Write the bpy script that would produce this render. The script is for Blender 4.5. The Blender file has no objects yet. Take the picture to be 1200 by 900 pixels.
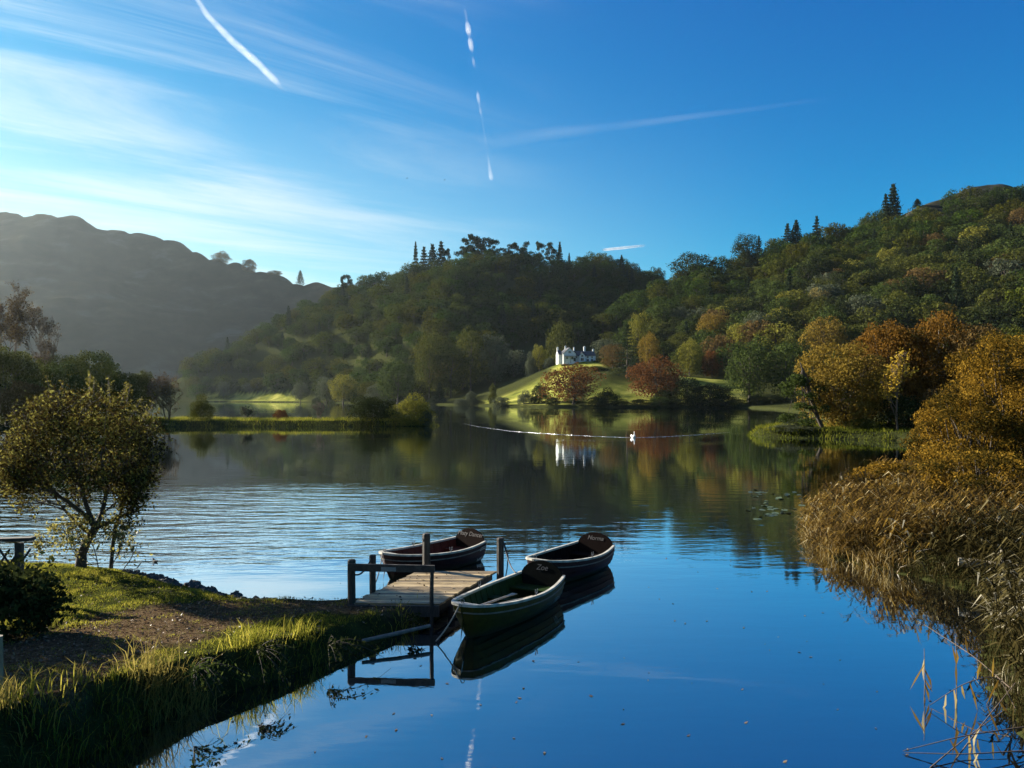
import bpy, math, random
import numpy as np
from mathutils import Vector, Matrix, noise as mnoise

sc = bpy.context.scene
COL = sc.collection
RNG = np.random.default_rng(7)
H0, F = 465.0, 900.0            # horizon row and focal length of the photograph, in its pixels
SUN_AZ, SUN_EL = -61.0, 19.5    # degrees from the view direction, degrees up

def P(u, v, d):
    return np.array([(u - 600) / F * d, d, 4 - (v - H0) / F * d])
def W(u, v, z=0.0):
    d = (4 - z) * F / (v - H0)
    return np.array([(u - 600) / F * d, d, z])
def smooth(a, b, x):
    t = np.clip((x - a) / (b - a), 0, 1)
    return t * t * (3 - 2 * t)
def unit(a):
    return a / np.maximum(np.linalg.norm(a, axis=-1, keepdims=True), 1e-9)

# ------------------------------------------------------------------ object helpers
class G:
    """collects geometry for one mesh"""
    def __init__(s):
        s.v, s.q, s.t, s.qt, s.tt, s.qm, s.tm, s.n = [], [], [], [], [], [], [], 0
    def add(s, v, q=None, t=None, tint=0.5, mat=0):
        v = np.asarray(v, float).reshape(-1, 3)
        s.v.append(v)
        for F_, L_, T_, M_ in ((q, s.q, s.qt, s.qm), (t, s.t, s.tt, s.tm)):
            if F_ is not None and len(F_):
                F_ = np.asarray(F_, int)
                L_.append(F_ + s.n)
                T_.append(np.broadcast_to(np.asarray(tint, float), (len(F_),)))
                M_.append(np.full(len(F_), mat))
        s.n += len(v)
        return s
    def mesh(s, name, mats, smooth_=False):
        v = np.concatenate(s.v) if s.v else np.zeros((0, 3))
        q = np.concatenate(s.q) if s.q else np.zeros((0, 4), int)
        t = np.concatenate(s.t) if s.t else np.zeros((0, 3), int)
        tint = np.concatenate(s.qt + s.tt) if s.qt or s.tt else np.zeros(0)
        mi = np.concatenate(s.qm + s.tm) if s.qm or s.tm else np.zeros(0)
        me = bpy.data.meshes.new(name)
        me.vertices.add(len(v)); me.vertices.foreach_set('co', v.ravel())
        nl = len(q) * 4 + len(t) * 3
        me.loops.add(nl); me.loops.foreach_set('vertex_index', np.concatenate([q.ravel(), t.ravel()]))
        nf = len(q) + len(t)
        me.polygons.add(nf)
        st = np.concatenate([np.arange(len(q)) * 4, len(q) * 4 + np.arange(len(t)) * 3])
        me.polygons.foreach_set('loop_start', st)
        me.polygons.foreach_set('material_index', mi.astype(int))
        a = me.attributes.new('tint', 'FLOAT', 'FACE'); a.data.foreach_set('value', tint)
        for m in mats: me.materials.append(m)
        me.update(calc_edges=True)
        me.validate()
        me.shade_smooth() if smooth_ else me.shade_flat()
        return me
    def obj(s, name, mats, parent=None, smooth_=False):
        if not isinstance(mats, (list, tuple)): mats = [mats]
        return link(name, s.mesh(name, mats, smooth_), parent)

def link(name, data, parent=None):
    o = bpy.data.objects.new(name, data); COL.objects.link(o)
    if parent is not None: o.parent = parent
    return o
def tag(o, label=None, cat=None, group=None, kind=None):
    if label: o['label'] = label
    if cat: o['category'] = cat
    if group: o['group'] = group
    if kind: o['kind'] = kind
    return o
def thing(name, label, cat, loc=(0, 0, 0), rz=0.0, group=None, scale=None):
    o = link(name, None); o.location = loc; o.rotation_euler = (0, 0, rz)
    if scale is not None: o.scale = scale
    return tag(o, label, cat, group)

def box(g, c, s, R=None, tint=.5, mat=0):
    c = np.asarray(c, float); s = np.asarray(s, float) / 2
    k = np.array([[-1,-1,-1],[1,-1,-1],[1,1,-1],[-1,1,-1],[-1,-1,1],[1,-1,1],[1,1,1],[-1,1,1]]) * s
    if R is not None: k = k @ np.asarray(R).T
    g.add(k + c, q=[[0,3,2,1],[4,5,6,7],[0,1,5,4],[1,2,6,5],[2,3,7,6],[3,0,4,7]], tint=tint, mat=mat)
def rotz(a):
    c, s_ = math.cos(a), math.sin(a)
    return np.array([[c, -s_, 0], [s_, c, 0], [0, 0, 1]])
def tube(g, pts, rad, n=8, tint=.5, mat=0, cap=True, flat=1.0):
    pts = np.asarray(pts, float); m = len(pts)
    rad = np.broadcast_to(np.asarray(rad, float), (m,))
    d = unit(np.gradient(pts, axis=0))
    up = np.array([0, 0, 1.0]) if abs(d[0][2]) < .9 else np.array([1.0, 0, 0])
    a = unit(np.cross(d, up)); b = np.cross(d, a)
    th = np.linspace(0, 2 * np.pi, n, endpoint=False)
    v = pts[:, None] + rad[:, None, None] * (np.cos(th)[None, :, None] * a[:, None] + flat * np.sin(th)[None, :, None] * b[:, None])
    i = np.arange(m - 1)[:, None] * n; j = np.arange(n)[None]; jn = (j + 1) % n
    q = np.stack([i + j, i + jn, i + n + jn, i + n + j], -1).reshape(-1, 4)
    g.add(v.reshape(-1, 3), q=q[:, ::-1], tint=tint, mat=mat)
    if cap:
        for k, e in ((0, pts[0]), (m - 1, pts[-1])):
            vv = np.concatenate([v[k], e[None]])
            t = [[x, (x + 1) % n, n] for x in range(n)]
            g.add(vv, t=t, tint=tint, mat=mat)
def segs(g, p0, p1, r0, r1, n=4, tint=.5, mat=0):
    """many separate tapered twigs at once"""
    p0, p1 = np.asarray(p0), np.asarray(p1); r0, r1 = np.asarray(r0), np.asarray(r1)
    d = unit(p1 - p0)
    up = np.where(np.abs(d[:, 2:3]) < .9, np.array([[0, 0, 1.0]]), np.array([[1.0, 0, 0]]))
    a = unit(np.cross(d, up)); b = np.cross(d, a)
    th = np.linspace(0, 2 * np.pi, n, endpoint=False)
    ring = np.cos(th)[None, :, None] * a[:, None] + np.sin(th)[None, :, None] * b[:, None]
    v = np.concatenate([p0[:, None] + ring * r0[:, None, None], p1[:, None] + ring * r1[:, None, None]], 1)
    base = np.arange(len(p0))[:, None, None] * 2 * n
    j = np.arange(n); jn = (j + 1) % n
    q = np.stack([j, jn, n + jn, n + j], -1)[None] + base
    g.add(v.reshape(-1, 3), q=q.reshape(-1, 4)[:, ::-1], tint=tint, mat=mat)
def leaves(g, pos, nrm, size, rng, aspect=.55, tint=None, mat=0, sv=.35, bend=0.0, axis=None):
    """rhombic leaves, one face each"""
    n = len(pos)
    if axis is None: axis = rng.normal(size=(n, 3))
    nrm = unit(nrm)
    t = unit(axis - (axis * nrm).sum(1, keepdims=True) * nrm)
    b = np.cross(nrm, t)
    L = (np.asarray(size) * (1 + sv * rng.uniform(-1, 1, n)))[:, None] / 2
    v = np.stack([pos - t * L, pos + b * L * aspect - t * L * .1, pos + t * L + nrm * L * bend, pos - b * L * aspect - t * L * .1], 1)
    q = np.arange(n * 4).reshape(n, 4)
    g.add(v.reshape(-1, 3), q=q, tint=rng.uniform(0, 1, n) if tint is None else tint, mat=mat)
def blades(g, base, height, lean, width, rng, tint=None, mat=0):
    """bent grass blades: a quad and a tip triangle each"""
    n = len(base); a = rng.uniform(0, 2 * np.pi, n)
    w = np.stack([np.cos(a), np.sin(a), np.zeros(n)], 1) * np.asarray(width).reshape(-1, 1) / 2
    h = np.asarray(height).reshape(-1, 1) * np.ones((n, 1))
    up = np.array([[0, 0, 1.0]])
    m = base + up * h * .6 + lean * h * .3
    tp = base + up * h * .95 + lean * h
    v = np.stack([base - w, base + w, m + w * .75, m - w * .75, tp], 1)
    k = np.arange(n)[:, None] * 5
    tint = rng.uniform(0, 1, n) if tint is None else tint
    g.add(v.reshape(-1, 3), q=np.array([[0, 1, 2, 3]]) + k, t=np.array([[3, 2, 4]]) + k, tint=tint, mat=mat)

# ------------------------------------------------------------------ materials
class NT:
    def __init__(s, name):
        s.m = bpy.data.materials.new(name); s.m.use_nodes = True
        s.t = s.m.node_tree; s.t.nodes.clear()
        s.out = s.n('ShaderNodeOutputMaterial')
    def n(s, ty, **kw):
        x = s.t.nodes.new(ty)
        for k, v in kw.items():
            if k.startswith('i_'): x.inputs[k[2:].replace('_', ' ')].default_value = v
            else: setattr(x, k, v)
        return x
    def l(s, a, b): s.t.links.new(a, b)
def ramp(nt, stops, inp, interp='LINEAR'):
    r = nt.n('ShaderNodeValToRGB'); e = r.color_ramp; e.interpolation = interp
    while len(e.elements) < len(stops): e.elements.new(.5)
    for x, (p, c) in zip(e.elements, stops): x.position = p; x.color = (*c, 1)
    nt.l(inp, r.inputs[0]); return r.outputs[0]
def mixc(nt, fac, a, b, mode='MIX'):
    x = nt.n('ShaderNodeMix', data_type='RGBA', blend_type=mode)
    if isinstance(fac, float): x.inputs[0].default_value = fac
    else: nt.l(fac, x.inputs[0])
    for i, c in ((6, a), (7, b)):
        if isinstance(c, tuple): x.inputs[i].default_value = (*c, 1)
        else: nt.l(c, x.inputs[i])
    return x.outputs[2]
def leaf_mat(name, cols, trans=.4, rand=None, gloss=0.0):
    """cols: list along the per-leaf tint; rand: list of tints per object"""
    nt = NT(name)
    a = nt.n('ShaderNodeAttribute', attribute_name='tint')
    st = [(i / max(1, len(cols) - 1), c) for i, c in enumerate(cols)]
    c = ramp(nt, st, a.outputs['Fac'])
    if rand:
        oi = nt.n('ShaderNodeObjectInfo')
        r = ramp(nt, [(i / len(rand), k) for i, k in enumerate(rand)], oi.outputs['Random'], 'CONSTANT')
        c = mixc(nt, 1.0, c, r, 'MULTIPLY')
    d = nt.n('ShaderNodeBsdfDiffuse'); nt.l(c, d.inputs[0])
    tr = nt.n('ShaderNodeBsdfTranslucent'); nt.l(c, tr.inputs[0])
    mx = nt.n('ShaderNodeMixShader'); mx.inputs[0].default_value = trans
    nt.l(d.outputs[0], mx.inputs[1]); nt.l(tr.outputs[0], mx.inputs[2])
    o = mx.outputs[0]
    if gloss:
        gl = nt.n('ShaderNodeBsdfGlossy', i_Roughness=.38)
        m2 = nt.n('ShaderNodeMixShader'); m2.inputs[0].default_value = gloss
        nt.l(o, m2.inputs[1]); nt.l(gl.outputs[0], m2.inputs[2]); o = m2.outputs[0]
    nt.l(o, nt.out.inputs[0]); return nt.m
def solid(name, c1, c2=None, scale=8.0, rough=.7, bump=.0, spec=.3, stretch=(1, 1, 1), coord='Object'):
    nt = NT(name); b = nt.n('ShaderNodeBsdfPrincipled', i_Roughness=rough)
    b.inputs['Specular IOR Level'].default_value = spec
    tc = nt.n('ShaderNodeTexCoord'); mp = nt.n('ShaderNodeMapping'); mp.inputs['Scale'].default_value = stretch
    nt.l(tc.outputs[coord], mp.inputs[0])
    nz = nt.n('ShaderNodeTexNoise', i_Scale=scale, i_Detail=6.0, i_Roughness=.65); nt.l(mp.outputs[0], nz.inputs[0])
    c2 = c2 or tuple(x * .6 for x in c1)
    nt.l(ramp(nt, [(.35, c2), (.65, c1)], nz.outputs[0]), b.inputs['Base Color'])
    if bump:
        bp = nt.n('ShaderNodeBump', i_Strength=bump, i_Distance=.02); nt.l(nz.outputs[0], bp.inputs['Height']); nt.l(bp.outputs[0], b.inputs['Normal'])
    nt.l(b.outputs[0], nt.out.inputs[0]); return nt.m

M_BARK = solid('bark', (.075, .06, .045), (.03, .025, .02), 14, .9, .5)
M_BARK_PALE = solid('pale_bark', (.42, .38, .32), (.12, .1, .08), 9, .8, .4)
M_TWIG = solid('twig', (.12, .085, .06), (.06, .045, .035), 20, .85)
FAR_TINT = [(1.0, 1.0, .85), (.75, .95, .7), (1.15, 1.0, .6), (.8, .95, .75), (1.25, 1.0, .5), (.8, 1.05, .6), (.65, .8, .7), (1.2, 1.15, .6)]
M_FAR = leaf_mat('hillside_foliage', [(.024, .035, .010), (.060, .071, .018)], .3, FAR_TINT)
M_CONIFER = leaf_mat('conifer_needles', [(.015, .026, .012), (.035, .048, .022)], .15)
LEAF = {
 'olive green': leaf_mat('olive_green_foliage', [(.035, .042, .009), (.085, .088, .020)], .35),
 'dark green': leaf_mat('dark_green_foliage', [(.014, .021, .008), (.038, .046, .014)], .25),
 'mid green': leaf_mat('mid_green_foliage', [(.024, .038, .010), (.062, .080, .020)], .35),
 'yellow green': leaf_mat('yellow_green_foliage', [(.10, .10, .018), (.19, .175, .03)], .4),
 'golden': leaf_mat('golden_foliage', [(.11, .075, .016), (.22, .15, .026)], .4),
 'vivid gold': leaf_mat('vivid_gold_foliage', [(.24, .15, .014), (.48, .34, .05)], .45),
 'russet': leaf_mat('russet_foliage', [(.07, .029, .011), (.14, .06, .02)], .35),
 'orange brown': leaf_mat('orange_brown_foliage', [(.075, .042, .010), (.18, .09, .016)], .4),
 'grey green': leaf_mat('grey_green_foliage', [(.05, .06, .035), (.09, .10, .06)], .3),
 'pale yellow': leaf_mat('pale_yellow_foliage', [(.19, .15, .05), (.30, .25, .09)], .4),
 'brown': leaf_mat('brown_foliage', [(.07, .045, .018), (.13, .085, .028)], .35),
}
M_GRASS = leaf_mat('grass_blades', [(.075, .09, .012), (.20, .195, .024), (.38, .32, .055)], .5)
M_DARKREED = leaf_mat('shaded_reed_blades', [(.012, .012, .005), (.03, .024, .008), (.05, .04, .014), (.09, .075, .03), (.30, .27, .19)], .25)  # darker copy of the reed colours, the right bank's shade painted in
M_STRAW = leaf_mat('straw_blades', [(.16, .13, .03), (.33, .26, .07)], .45)
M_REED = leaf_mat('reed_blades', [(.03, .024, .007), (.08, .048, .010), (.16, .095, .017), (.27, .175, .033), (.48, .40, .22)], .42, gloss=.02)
M_BUSH = leaf_mat('waterside_bush_leaves', [(.018, .014, .006), (.042, .028, .009), (.065, .052, .014), (.12, .105, .022), (.22, .20, .05)], .38)
M_AUTUMN = leaf_mat('autumn_bush_leaves', [(.028, .025, .006), (.10, .062, .010), (.24, .135, .016), (.40, .25, .04)], .48)
M_LITTER = leaf_mat('dead_leaves', [(.04, .025, .014), (.09, .055, .028), (.20, .14, .08)], .15, gloss=.03)

# ------------------------------------------------------------------ the lake's outline and the lie of the land
LAKE = np.array([(0, 3.2), (-4.6, 4.2), (-5.2, 6), (-5.0, 7.6), (-4.75, 8.6), (-4.4, 9.4), (-4.05, 10.1), (-3.35, 10.9), (-2.65, 11.85), (-2.15, 12.6),
 (-1.6, 13.4), (-1.3, 13.9), (-1.6, 14.3), (-2.4, 14.5), (-3.2, 14.6), (-4.5, 14.7), (-5.6, 15.3), (-7.4, 16.5), (-9.0, 17.6), (-10.5, 18.2), (-12.2, 18.2),
 (-15, 17.6), (-20, 17), (-28, 18), (-45, 30), (-60, 50), (-66, 75), (-57, 96), (-47, 102), (-30, 103.2), (-12, 103.5), (-10, 105.5), (-12.5, 110), (-30, 111.5),
 (-50, 114), (-75, 128), (-130, 160), (-260, 220), (-380, 330), (-498, 560), (-339, 615), (-233, 606), (-153, 550), (-80, 450), (-44, 400), (-15, 343), (0, 310),
 (13, 292), (40, 287), (64, 289), (85, 283), (84, 250), (75, 200), (60, 150), (40, 95), (29, 88), (24.5, 80), (25, 75.5), (30, 73), (36, 69), (34, 60), (25, 48),
 (14, 31), (9.8, 25), (8.6, 21.5), (8.0, 19), (8.8, 17.5), (9.6, 15.5), (8.3, 13.2), (6.8, 11), (6.1, 9), (6.2, 7), (5.5, 4.5)], float)
def lake_sd(x, y):
    """distance to the shoreline, positive on land"""
    x = np.asarray(x, float); y = np.asarray(y, float)
    d2 = np.full(x.shape, 1e18); ins = np.zeros(x.shape, bool)
    A = LAKE; B = np.roll(LAKE, -1, 0)
    for (ax, ay), (bx, by) in zip(A, B):
        ex, ey = bx - ax, by - ay
        t = np.clip(((x - ax) * ex + (y - ay) * ey) / (ex * ex + ey * ey), 0, 1)
        d2 = np.minimum(d2, (x - ax - t * ex) ** 2 + (y - ay - t * ey) ** 2)
        c = (ay > y) != (by > y)
        with np.errstate(divide='ignore', invalid='ignore'):
            ins ^= c & (x < ex * (y - ay) / (ey if ey else 1e-9) + ax)
    return np.where(ins, -1, 1) * np.sqrt(d2)
def ridge_pts(l, trees):
    out = []
    for u, d, v in l:
        p = P(u, v, d); out.append((p[0], p[1], p[2] - trees))
    return np.array(out)
RIDGES = [   # (points as (pixel column, metres away, pixel row of the crest)), height of the trees on it, slope, kind)
 (ridge_pts([(225,700,478),(265,700,470),(300,690,445),(345,680,382),(372,690,352),(400,690,340),(440,690,326),(500,680,306),(550,660,294),(600,650,298),(650,670,303),(700,700,305),(745,730,315),(790,760,330),(900,780,330)], 12), .70, 'w'),
 (ridge_pts([(545,660,294),(520,570,332),(492,490,386),(470,430,438)], 12), .66, 'w'),
 (ridge_pts([(400,690,338),(365,630,376),(325,585,432)], 12), .66, 'w'),
 (ridge_pts([(768,560,345),(785,545,322),(800,540,312),(830,540,306),(880,540,292),(930,540,277),(980,540,263),(1050,540,246),(1090,550,240)], 13), .82, 'w'),
 (ridge_pts([(1090,550,240),(1110,560,233),(1128,560,227),(1142,560,221),(1160,560,223),(1175,560,229),(1200,550,232)], 0), .60, 'c'),
 (ridge_pts([(1200,545,238),(1300,500,255),(1500,450,280),(1900,380,330),(2400,350,360)], 12), .58, 'w'),
 (ridge_pts([(1200,545,240),(1185,460,282),(1120,385,345),(1065,330,408)], 12), .66, 'w'),
 (ridge_pts([(830,540,306),(805,465,352),(770,395,405),(750,345,445)], 12), .66, 'w'),
 (ridge_pts([(938,540,268),(955,462,302),(978,380,362),(1000,322,424)], 12), .66, 'w'),
 (ridge_pts([(-900,1100,340),(-600,1300,325),(-300,1500,268),(-100,1600,252),(0,1600,247),(60,1600,248),(90,1600,254),(110,1600,263),(180,1600,279),(230,1560,297),(300,1500,315),(350,1450,328),(400,1400,338),(460,1350,350),(560,1300,370)], 0), .60, 'b'),
 (ridge_pts([(545,345,459),(590,355,449),(636,370,436),(676,385,424),(700,390,424),(730,400,428)], 0), .18, 'l'),
]
def fbm(x, y, s, o=4):
    out = np.empty(x.shape); f = out.ravel()
    for i, (a, b) in enumerate(zip(x.ravel() / s, y.ravel() / s)):
        f[i] = mnoise.fractal((a, b, 1.7), 1.0, 2.0, o)
    return out
def z_bank(y):
    return np.interp(y, [-5, 0, 3, 6, 8.5, 10, 12, 14, 20], [2.3, 2.3, 2.0, 1.15, .70, .54, .35, .26, .26])
def height(x, y, noise_=True):
    sd = lake_sd(x, y)
    near = (y < 21) & (x < 3)
    wdt = np.where(y > 14.2, 1.1, np.where(near, .32, 1.2 + np.clip(y - 60, 0, 600) * .012))
    zb = np.where(near, z_bank(y), np.where(y < 30, .42, .75))
    zb = np.where((y < 5) & (x >= 3), z_bank(y) * .9, zb)
    land = zb * (smooth(-.12, 1, sd / wdt) ** np.where(near, .8, 1)) + np.clip(sd - 3, 0, 300) * np.where(y > 130, .05, .02)
    z = np.where(sd > -.12 * wdt, land + .012, 0)
    kind = np.zeros(x.shape); best = z.copy()
    for pts, k, ty in RIDGES:
        r = np.full(x.shape, -1e9)
        for (ax, ay, az), (bx, by, bz) in zip(pts[:-1], pts[1:]):
            ex, ey = bx - ax, by - ay
            t = np.clip(((x - ax) * ex + (y - ay) * ey) / (ex * ex + ey * ey), 0, 1)
            d = np.hypot(x - ax - t * ex, y - ay - t * ey)
            h = az + t * (bz - az)
            drop = k * np.sqrt(d * d + 9 ** 2) - k * 9
            r = np.maximum(r, h - drop * (1 - .22 * smooth(0, 1, drop / np.maximum(h, 20))))
        up = r > best
        kind = np.where(up, np.where(r > 128 + 6 * np.sin(x * .11 + y * .07), 2, 1) if ty == 'c' else {'w': 1, 'b': 3, 'l': 4}[ty], kind)
        best = np.maximum(best, r)
    far = smooth(8, 60, sd)
    z = z + far * (np.maximum(best, z) - z)
    if noise_:
        n1 = fbm(x, y, 55.0)
        z = z + n1 * np.clip(z - 3, 0, 60) * .10 * far
        z = z + np.where(kind == 3, fbm(x, y, 150.0, 5) * 16 * smooth(40, 150, z) + fbm(x, y, 38.0, 4) * 2 * smooth(40, 150, z), 0)
        n2 = fbm(x, y, 1.1, 3)
        z = z + np.where(y < 40, n2 * .05, 0) * smooth(.0, .6, sd)
    water = sd <= -.12 * wdt
    z = np.where(water, -np.clip(-sd * .9, .05, 3.0), z)
    return z, sd, kind

PATH = np.array([(-9.5, 4.0), (-7.3, 7.0), (-6.35, 9.2), (-6.25, 11.0), (-5.7, 12.5), (-4.6, 13.2), (-3.4, 13.55), (-2.2, 13.7)])
def path_d(x, y):
    d = np.full(x.shape, 1e9)
    for (ax, ay), (bx, by) in zip(PATH[:-1], PATH[1:]):
        ex, ey = bx - ax, by - ay
        t = np.clip(((x - ax) * ex + (y - ay) * ey) / (ex * ex + ey * ey), 0, 1)
        w = 1.25 - .9 * smooth(12.6, 13.8, ay + t * ey)
        d = np.minimum(d, np.hypot(x - ax - t * ex, y - ay - t * ey) - w)
    return d
def lawn_mask(x, y):
    u = 600 + F * x / np.maximum(y, 1); s = lake_sd(x, y)
    m = smooth(505, 545, u) * (1 - smooth(655, 675, u)) * smooth(2, 6, s) * (1 - smooth(362, 378, y))
    m = np.maximum(m, smooth(640, 655, u) * (1 - smooth(705, 715, u)) * smooth(350, 362, y) * (1 - smooth(392, 400, y)))
    m = np.maximum(m, smooth(684, 694, u) * (1 - smooth(765, 780, u)) * smooth(2, 6, s) * (1 - smooth(318, 335, y)))
    m = np.maximum(m, smooth(792, 800, u) * (1 - smooth(862, 880, u)) * smooth(3, 6, s) * (1 - smooth(340, 355, y)))
    m = np.maximum(m, smooth(235, 250, u) * (1 - smooth(345, 365, u)) * smooth(2, 6, s) * (1 - smooth(625, 640, y)) * (y > 500))
    return m

def terrain_mesh(name, X, Y, Z, att, mat):
    n, m = X.shape
    i = np.arange(n - 1)[:, None] * m; j = np.arange(m - 1)[None]
    q = np.stack([i + j, i + j + 1, i + m + j + 1, i + m + j], -1).reshape(-1, 4)
    g = G(); g.add(np.stack([X, Y, Z], -1).reshape(-1, 3), q=q)
    me = g.mesh(name, [mat], True)
    for k, v in att.items():
        a = me.attributes.new(k, 'FLOAT', 'POINT'); a.data.foreach_set('value', v.ravel().astype(np.float32))
    return link(name, me)

def ground_mat():
    nt = NT('ground_surface')
    b = nt.n('ShaderNodeBsdfDiffuse')
    geo = nt.n('ShaderNodeNewGeometry')
    def nz(scale, det=6.0):
        x = nt.n('ShaderNodeTexNoise', i_Scale=scale, i_Detail=det, i_Roughness=.65); nt.l(geo.outputs['Position'], x.inputs[0]); return x.outputs[0]
    def at(n_): return nt.n('ShaderNodeAttribute', attribute_name=n_).outputs['Fac']
    soil = ramp(nt, [(.35, (.018, .020, .008)), (.6, (.045, .05, .016))], nz(3.0))
    grav = ramp(nt, [(.32, (.022, .015, .009)), (.5, (.07, .048, .028)), (.70, (.22, .17, .11))], nz(28.0, 8.0))
    litter = ramp(nt, [(.45, (.06, .034, .016)), (.6, (.16, .11, .06))], nz(11.0))
    grav = mixc(nt, .4, grav, litter)
    c = mixc(nt, at('path'), soil, grav)
    br = ramp(nt, [(.36, (.014, .018, .011)), (.48, (.026, .024, .016)), (.56, (.036, .032, .021)), (.66, (.055, .055, .046))], nz(.014, 12.0))
    c = mixc(nt, at('bracken'), c, br)
    crag = ramp(nt, [(.4, (.016, .018, .010)), (.6, (.05, .048, .042))], nz(.09, 8.0))
    c = mixc(nt, at('crag'), c, crag)
    lawn = ramp(nt, [(.36, (.06, .075, .018)), (.48, (.17, .18, .035)), (.62, (.34, .32, .08))], nz(.07, 9.0))
    c = mixc(nt, at('lawn'), c, lawn)
    nt.l(c, b.inputs[0])
    bp = nt.n('ShaderNodeBump', i_Strength=1.0, i_Distance=.06); nt.l(nz(24.0, 8.0), bp.inputs['Height'])
    nt.l(bp.outputs[0], b.inputs['Normal'])
    nt.l(b.outputs[0], nt.out.inputs[0]); return nt.m
M_GROUND = ground_mat()

# one sheet of land all the way round, fine where it is near
ang = np.concatenate([np.linspace(-180, -70, 45)[:-1], np.linspace(-70, -42, 30)[:-1], np.linspace(-42, 42, 420)[:-1], np.linspace(42, 70, 30)[:-1], np.linspace(70, 180, 45)])
rad = np.concatenate([np.geomspace(24, 250, 60)[:-1], np.linspace(250, 800, 130)[:-1], np.geomspace(800, 2600, 55)])
RR, AA = np.meshgrid(rad, np.radians(ang), indexing='ij')
X, Y = RR * np.sin(AA), RR * np.cos(AA)
Z, SD, KD = height(X, Y)
ZF = Z.copy(); Z = np.where((np.abs(X) < 28.5) & (Y > -14) & (Y < 44) & (Z > -1), Z - .6, Z)
lm = lawn_mask(X, Y) * (Y > 100) * np.where(Y > 500, Z < 7, 1)
hills = terrain_mesh('hills', X, Y, Z, {'path': np.zeros_like(X), 'bracken': (KD == 3) * 1.0, 'crag': (KD == 2) * 1.0, 'lawn': lm}, M_GROUND)
tag(hills, kind='structure')
gx = np.concatenate([np.arange(-30, -12, .3), np.arange(-12, 1, .075), np.arange(1, 30.01, .25)])
gy = np.concatenate([np.arange(-16, 5, .5), np.arange(5, 19, .075), np.arange(19, 46, .3)])
Yn, Xn = np.meshgrid(gy, gx, indexing='ij')
Zn, SDn, KDn = height(Xn, Yn)
PD = path_d(Xn, Yn) + .35 * fbm(Xn, Yn, .7, 3)
ground = terrain_mesh('ground', Xn, Yn, Zn, {'path': 1 - smooth(-.1, .35, PD), 'bracken': Xn * 0, 'crag': Xn * 0, 'lawn': Xn * 0}, M_GROUND)
tag(ground, kind='structure')
def ground_z(x, y):
    x = np.atleast_1d(np.asarray(x, float)); y = np.atleast_1d(np.asarray(y, float))
    return height(x, y)[0]

# ------------------------------------------------------------------ water
def water_mat():
    nt = NT('lake_water')
    geo = nt.n('ShaderNodeNewGeometry')
    sep = nt.n('ShaderNodeSeparateXYZ'); nt.l(geo.outputs['Position'], sep.inputs[0])
    def math_(op, a, b=None, c=None):
        x = nt.n('ShaderNodeMath', operation=op)
        for i, k in enumerate((a, b, c)):
            if k is None: continue
            if isinstance(k, (int, float)): x.inputs[i].default_value = k
            else: nt.l(k, x.inputs[i])
        return x.outputs[0]
    def sstep(a, b, x):
        r = nt.n('ShaderNodeMapRange', interpolation_type='SMOOTHSTEP'); nt.l(x, r.inputs[0])
        r.inputs[1].default_value = a; r.inputs[2].default_value = b; return r.outputs[0]
    def wave(scale, sx, sy, det, rot):
        mp = nt.n('ShaderNodeMapping'); mp.inputs['Scale'].default_value = (sx, sy, 1); mp.inputs['Rotation'].default_value = (0, 0, rot)
        nt.l(geo.outputs['Position'], mp.inputs[0])
        x = nt.n('ShaderNodeTexNoise', i_Scale=scale, i_Detail=det, i_Roughness=.5); nt.l(mp.outputs[0], x.inputs[0]); return x.outputs[0]
    x, y = sep.outputs[0], sep.outputs[1]
    patch = wave(.055, 1, 1, 2.0, .3)
    # breeze-ruffled patches: the band off the bank and beyond the boats, and the lane by the reeds; calm elsewhere
    yb = math_('MULTIPLY_ADD', math_('SUBTRACT', patch, .5), 14.0, y)
    band = math_('MULTIPLY', sstep(15.8, 19.5, yb), math_('SUBTRACT', 1.0, sstep(27.0, 40.0, yb)))
    band = math_('MULTIPLY', band, math_('SUBTRACT', 1.0, math_('MULTIPLY', sstep(-4.5, 0.5, x), .86)))
    amp = math_('ADD', .022, math_('MULTIPLY', band, .42))
    amp = math_('ADD', amp, math_('MULTIPLY', sstep(.5, .68, patch), math_('MULTIPLY', sstep(25, 50, y), .10)))
    big = wave(1.15, .42, 1.55, 2.0, -.12)
    fine = wave(5.0, .6, 1.3, 3.0, .2)
    cross = wave(.62, .55, 1.35, 3.0, .42)
    hgt = math_('ADD', math_('ADD', math_('MULTIPLY', big, .75), math_('MULTIPLY', cross, .55)), math_('MULTIPLY', fine, .18))
    hgt = math_('MULTIPLY', hgt, amp)
    bp = nt.n('ShaderNodeBump', i_Strength=1.0, i_Distance=.13); nt.l(hgt, bp.inputs['Height'])
    fr = nt.n('ShaderNodeFresnel', i_IOR=1.333); nt.l(bp.outputs[0], fr.inputs['Normal'])
    fac = math_('MINIMUM', math_('MULTIPLY_ADD', fr.outputs[0], 1.7, .38), .97)
    gl = nt.n('ShaderNodeBsdfGlossy', i_Roughness=.012); nt.l(bp.outputs[0], gl.inputs['Normal'])
    gl.inputs[0].default_value = (.93, .97, 1, 1)
    df = nt.n('ShaderNodeBsdfDiffuse'); df.inputs[0].default_value = (.0015, .004, .007, 1)
    mx = nt.n('ShaderNodeMixShader'); nt.l(fac, mx.inputs[0]); nt.l(df.outputs[0], mx.inputs[1]); nt.l(gl.outputs[0], mx.inputs[2])
    nt.l(mx.outputs[0], nt.out.inputs[0]); return nt.m
M_WATER = water_mat()
g = G(); g.add([(-700, -5, 0), (400, -5, 0), (400, 700, 0), (-700, 700, 0)], q=[[0, 1, 2, 3]])
tag(g.obj('lake_water', M_WATER), kind='structure')

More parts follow.
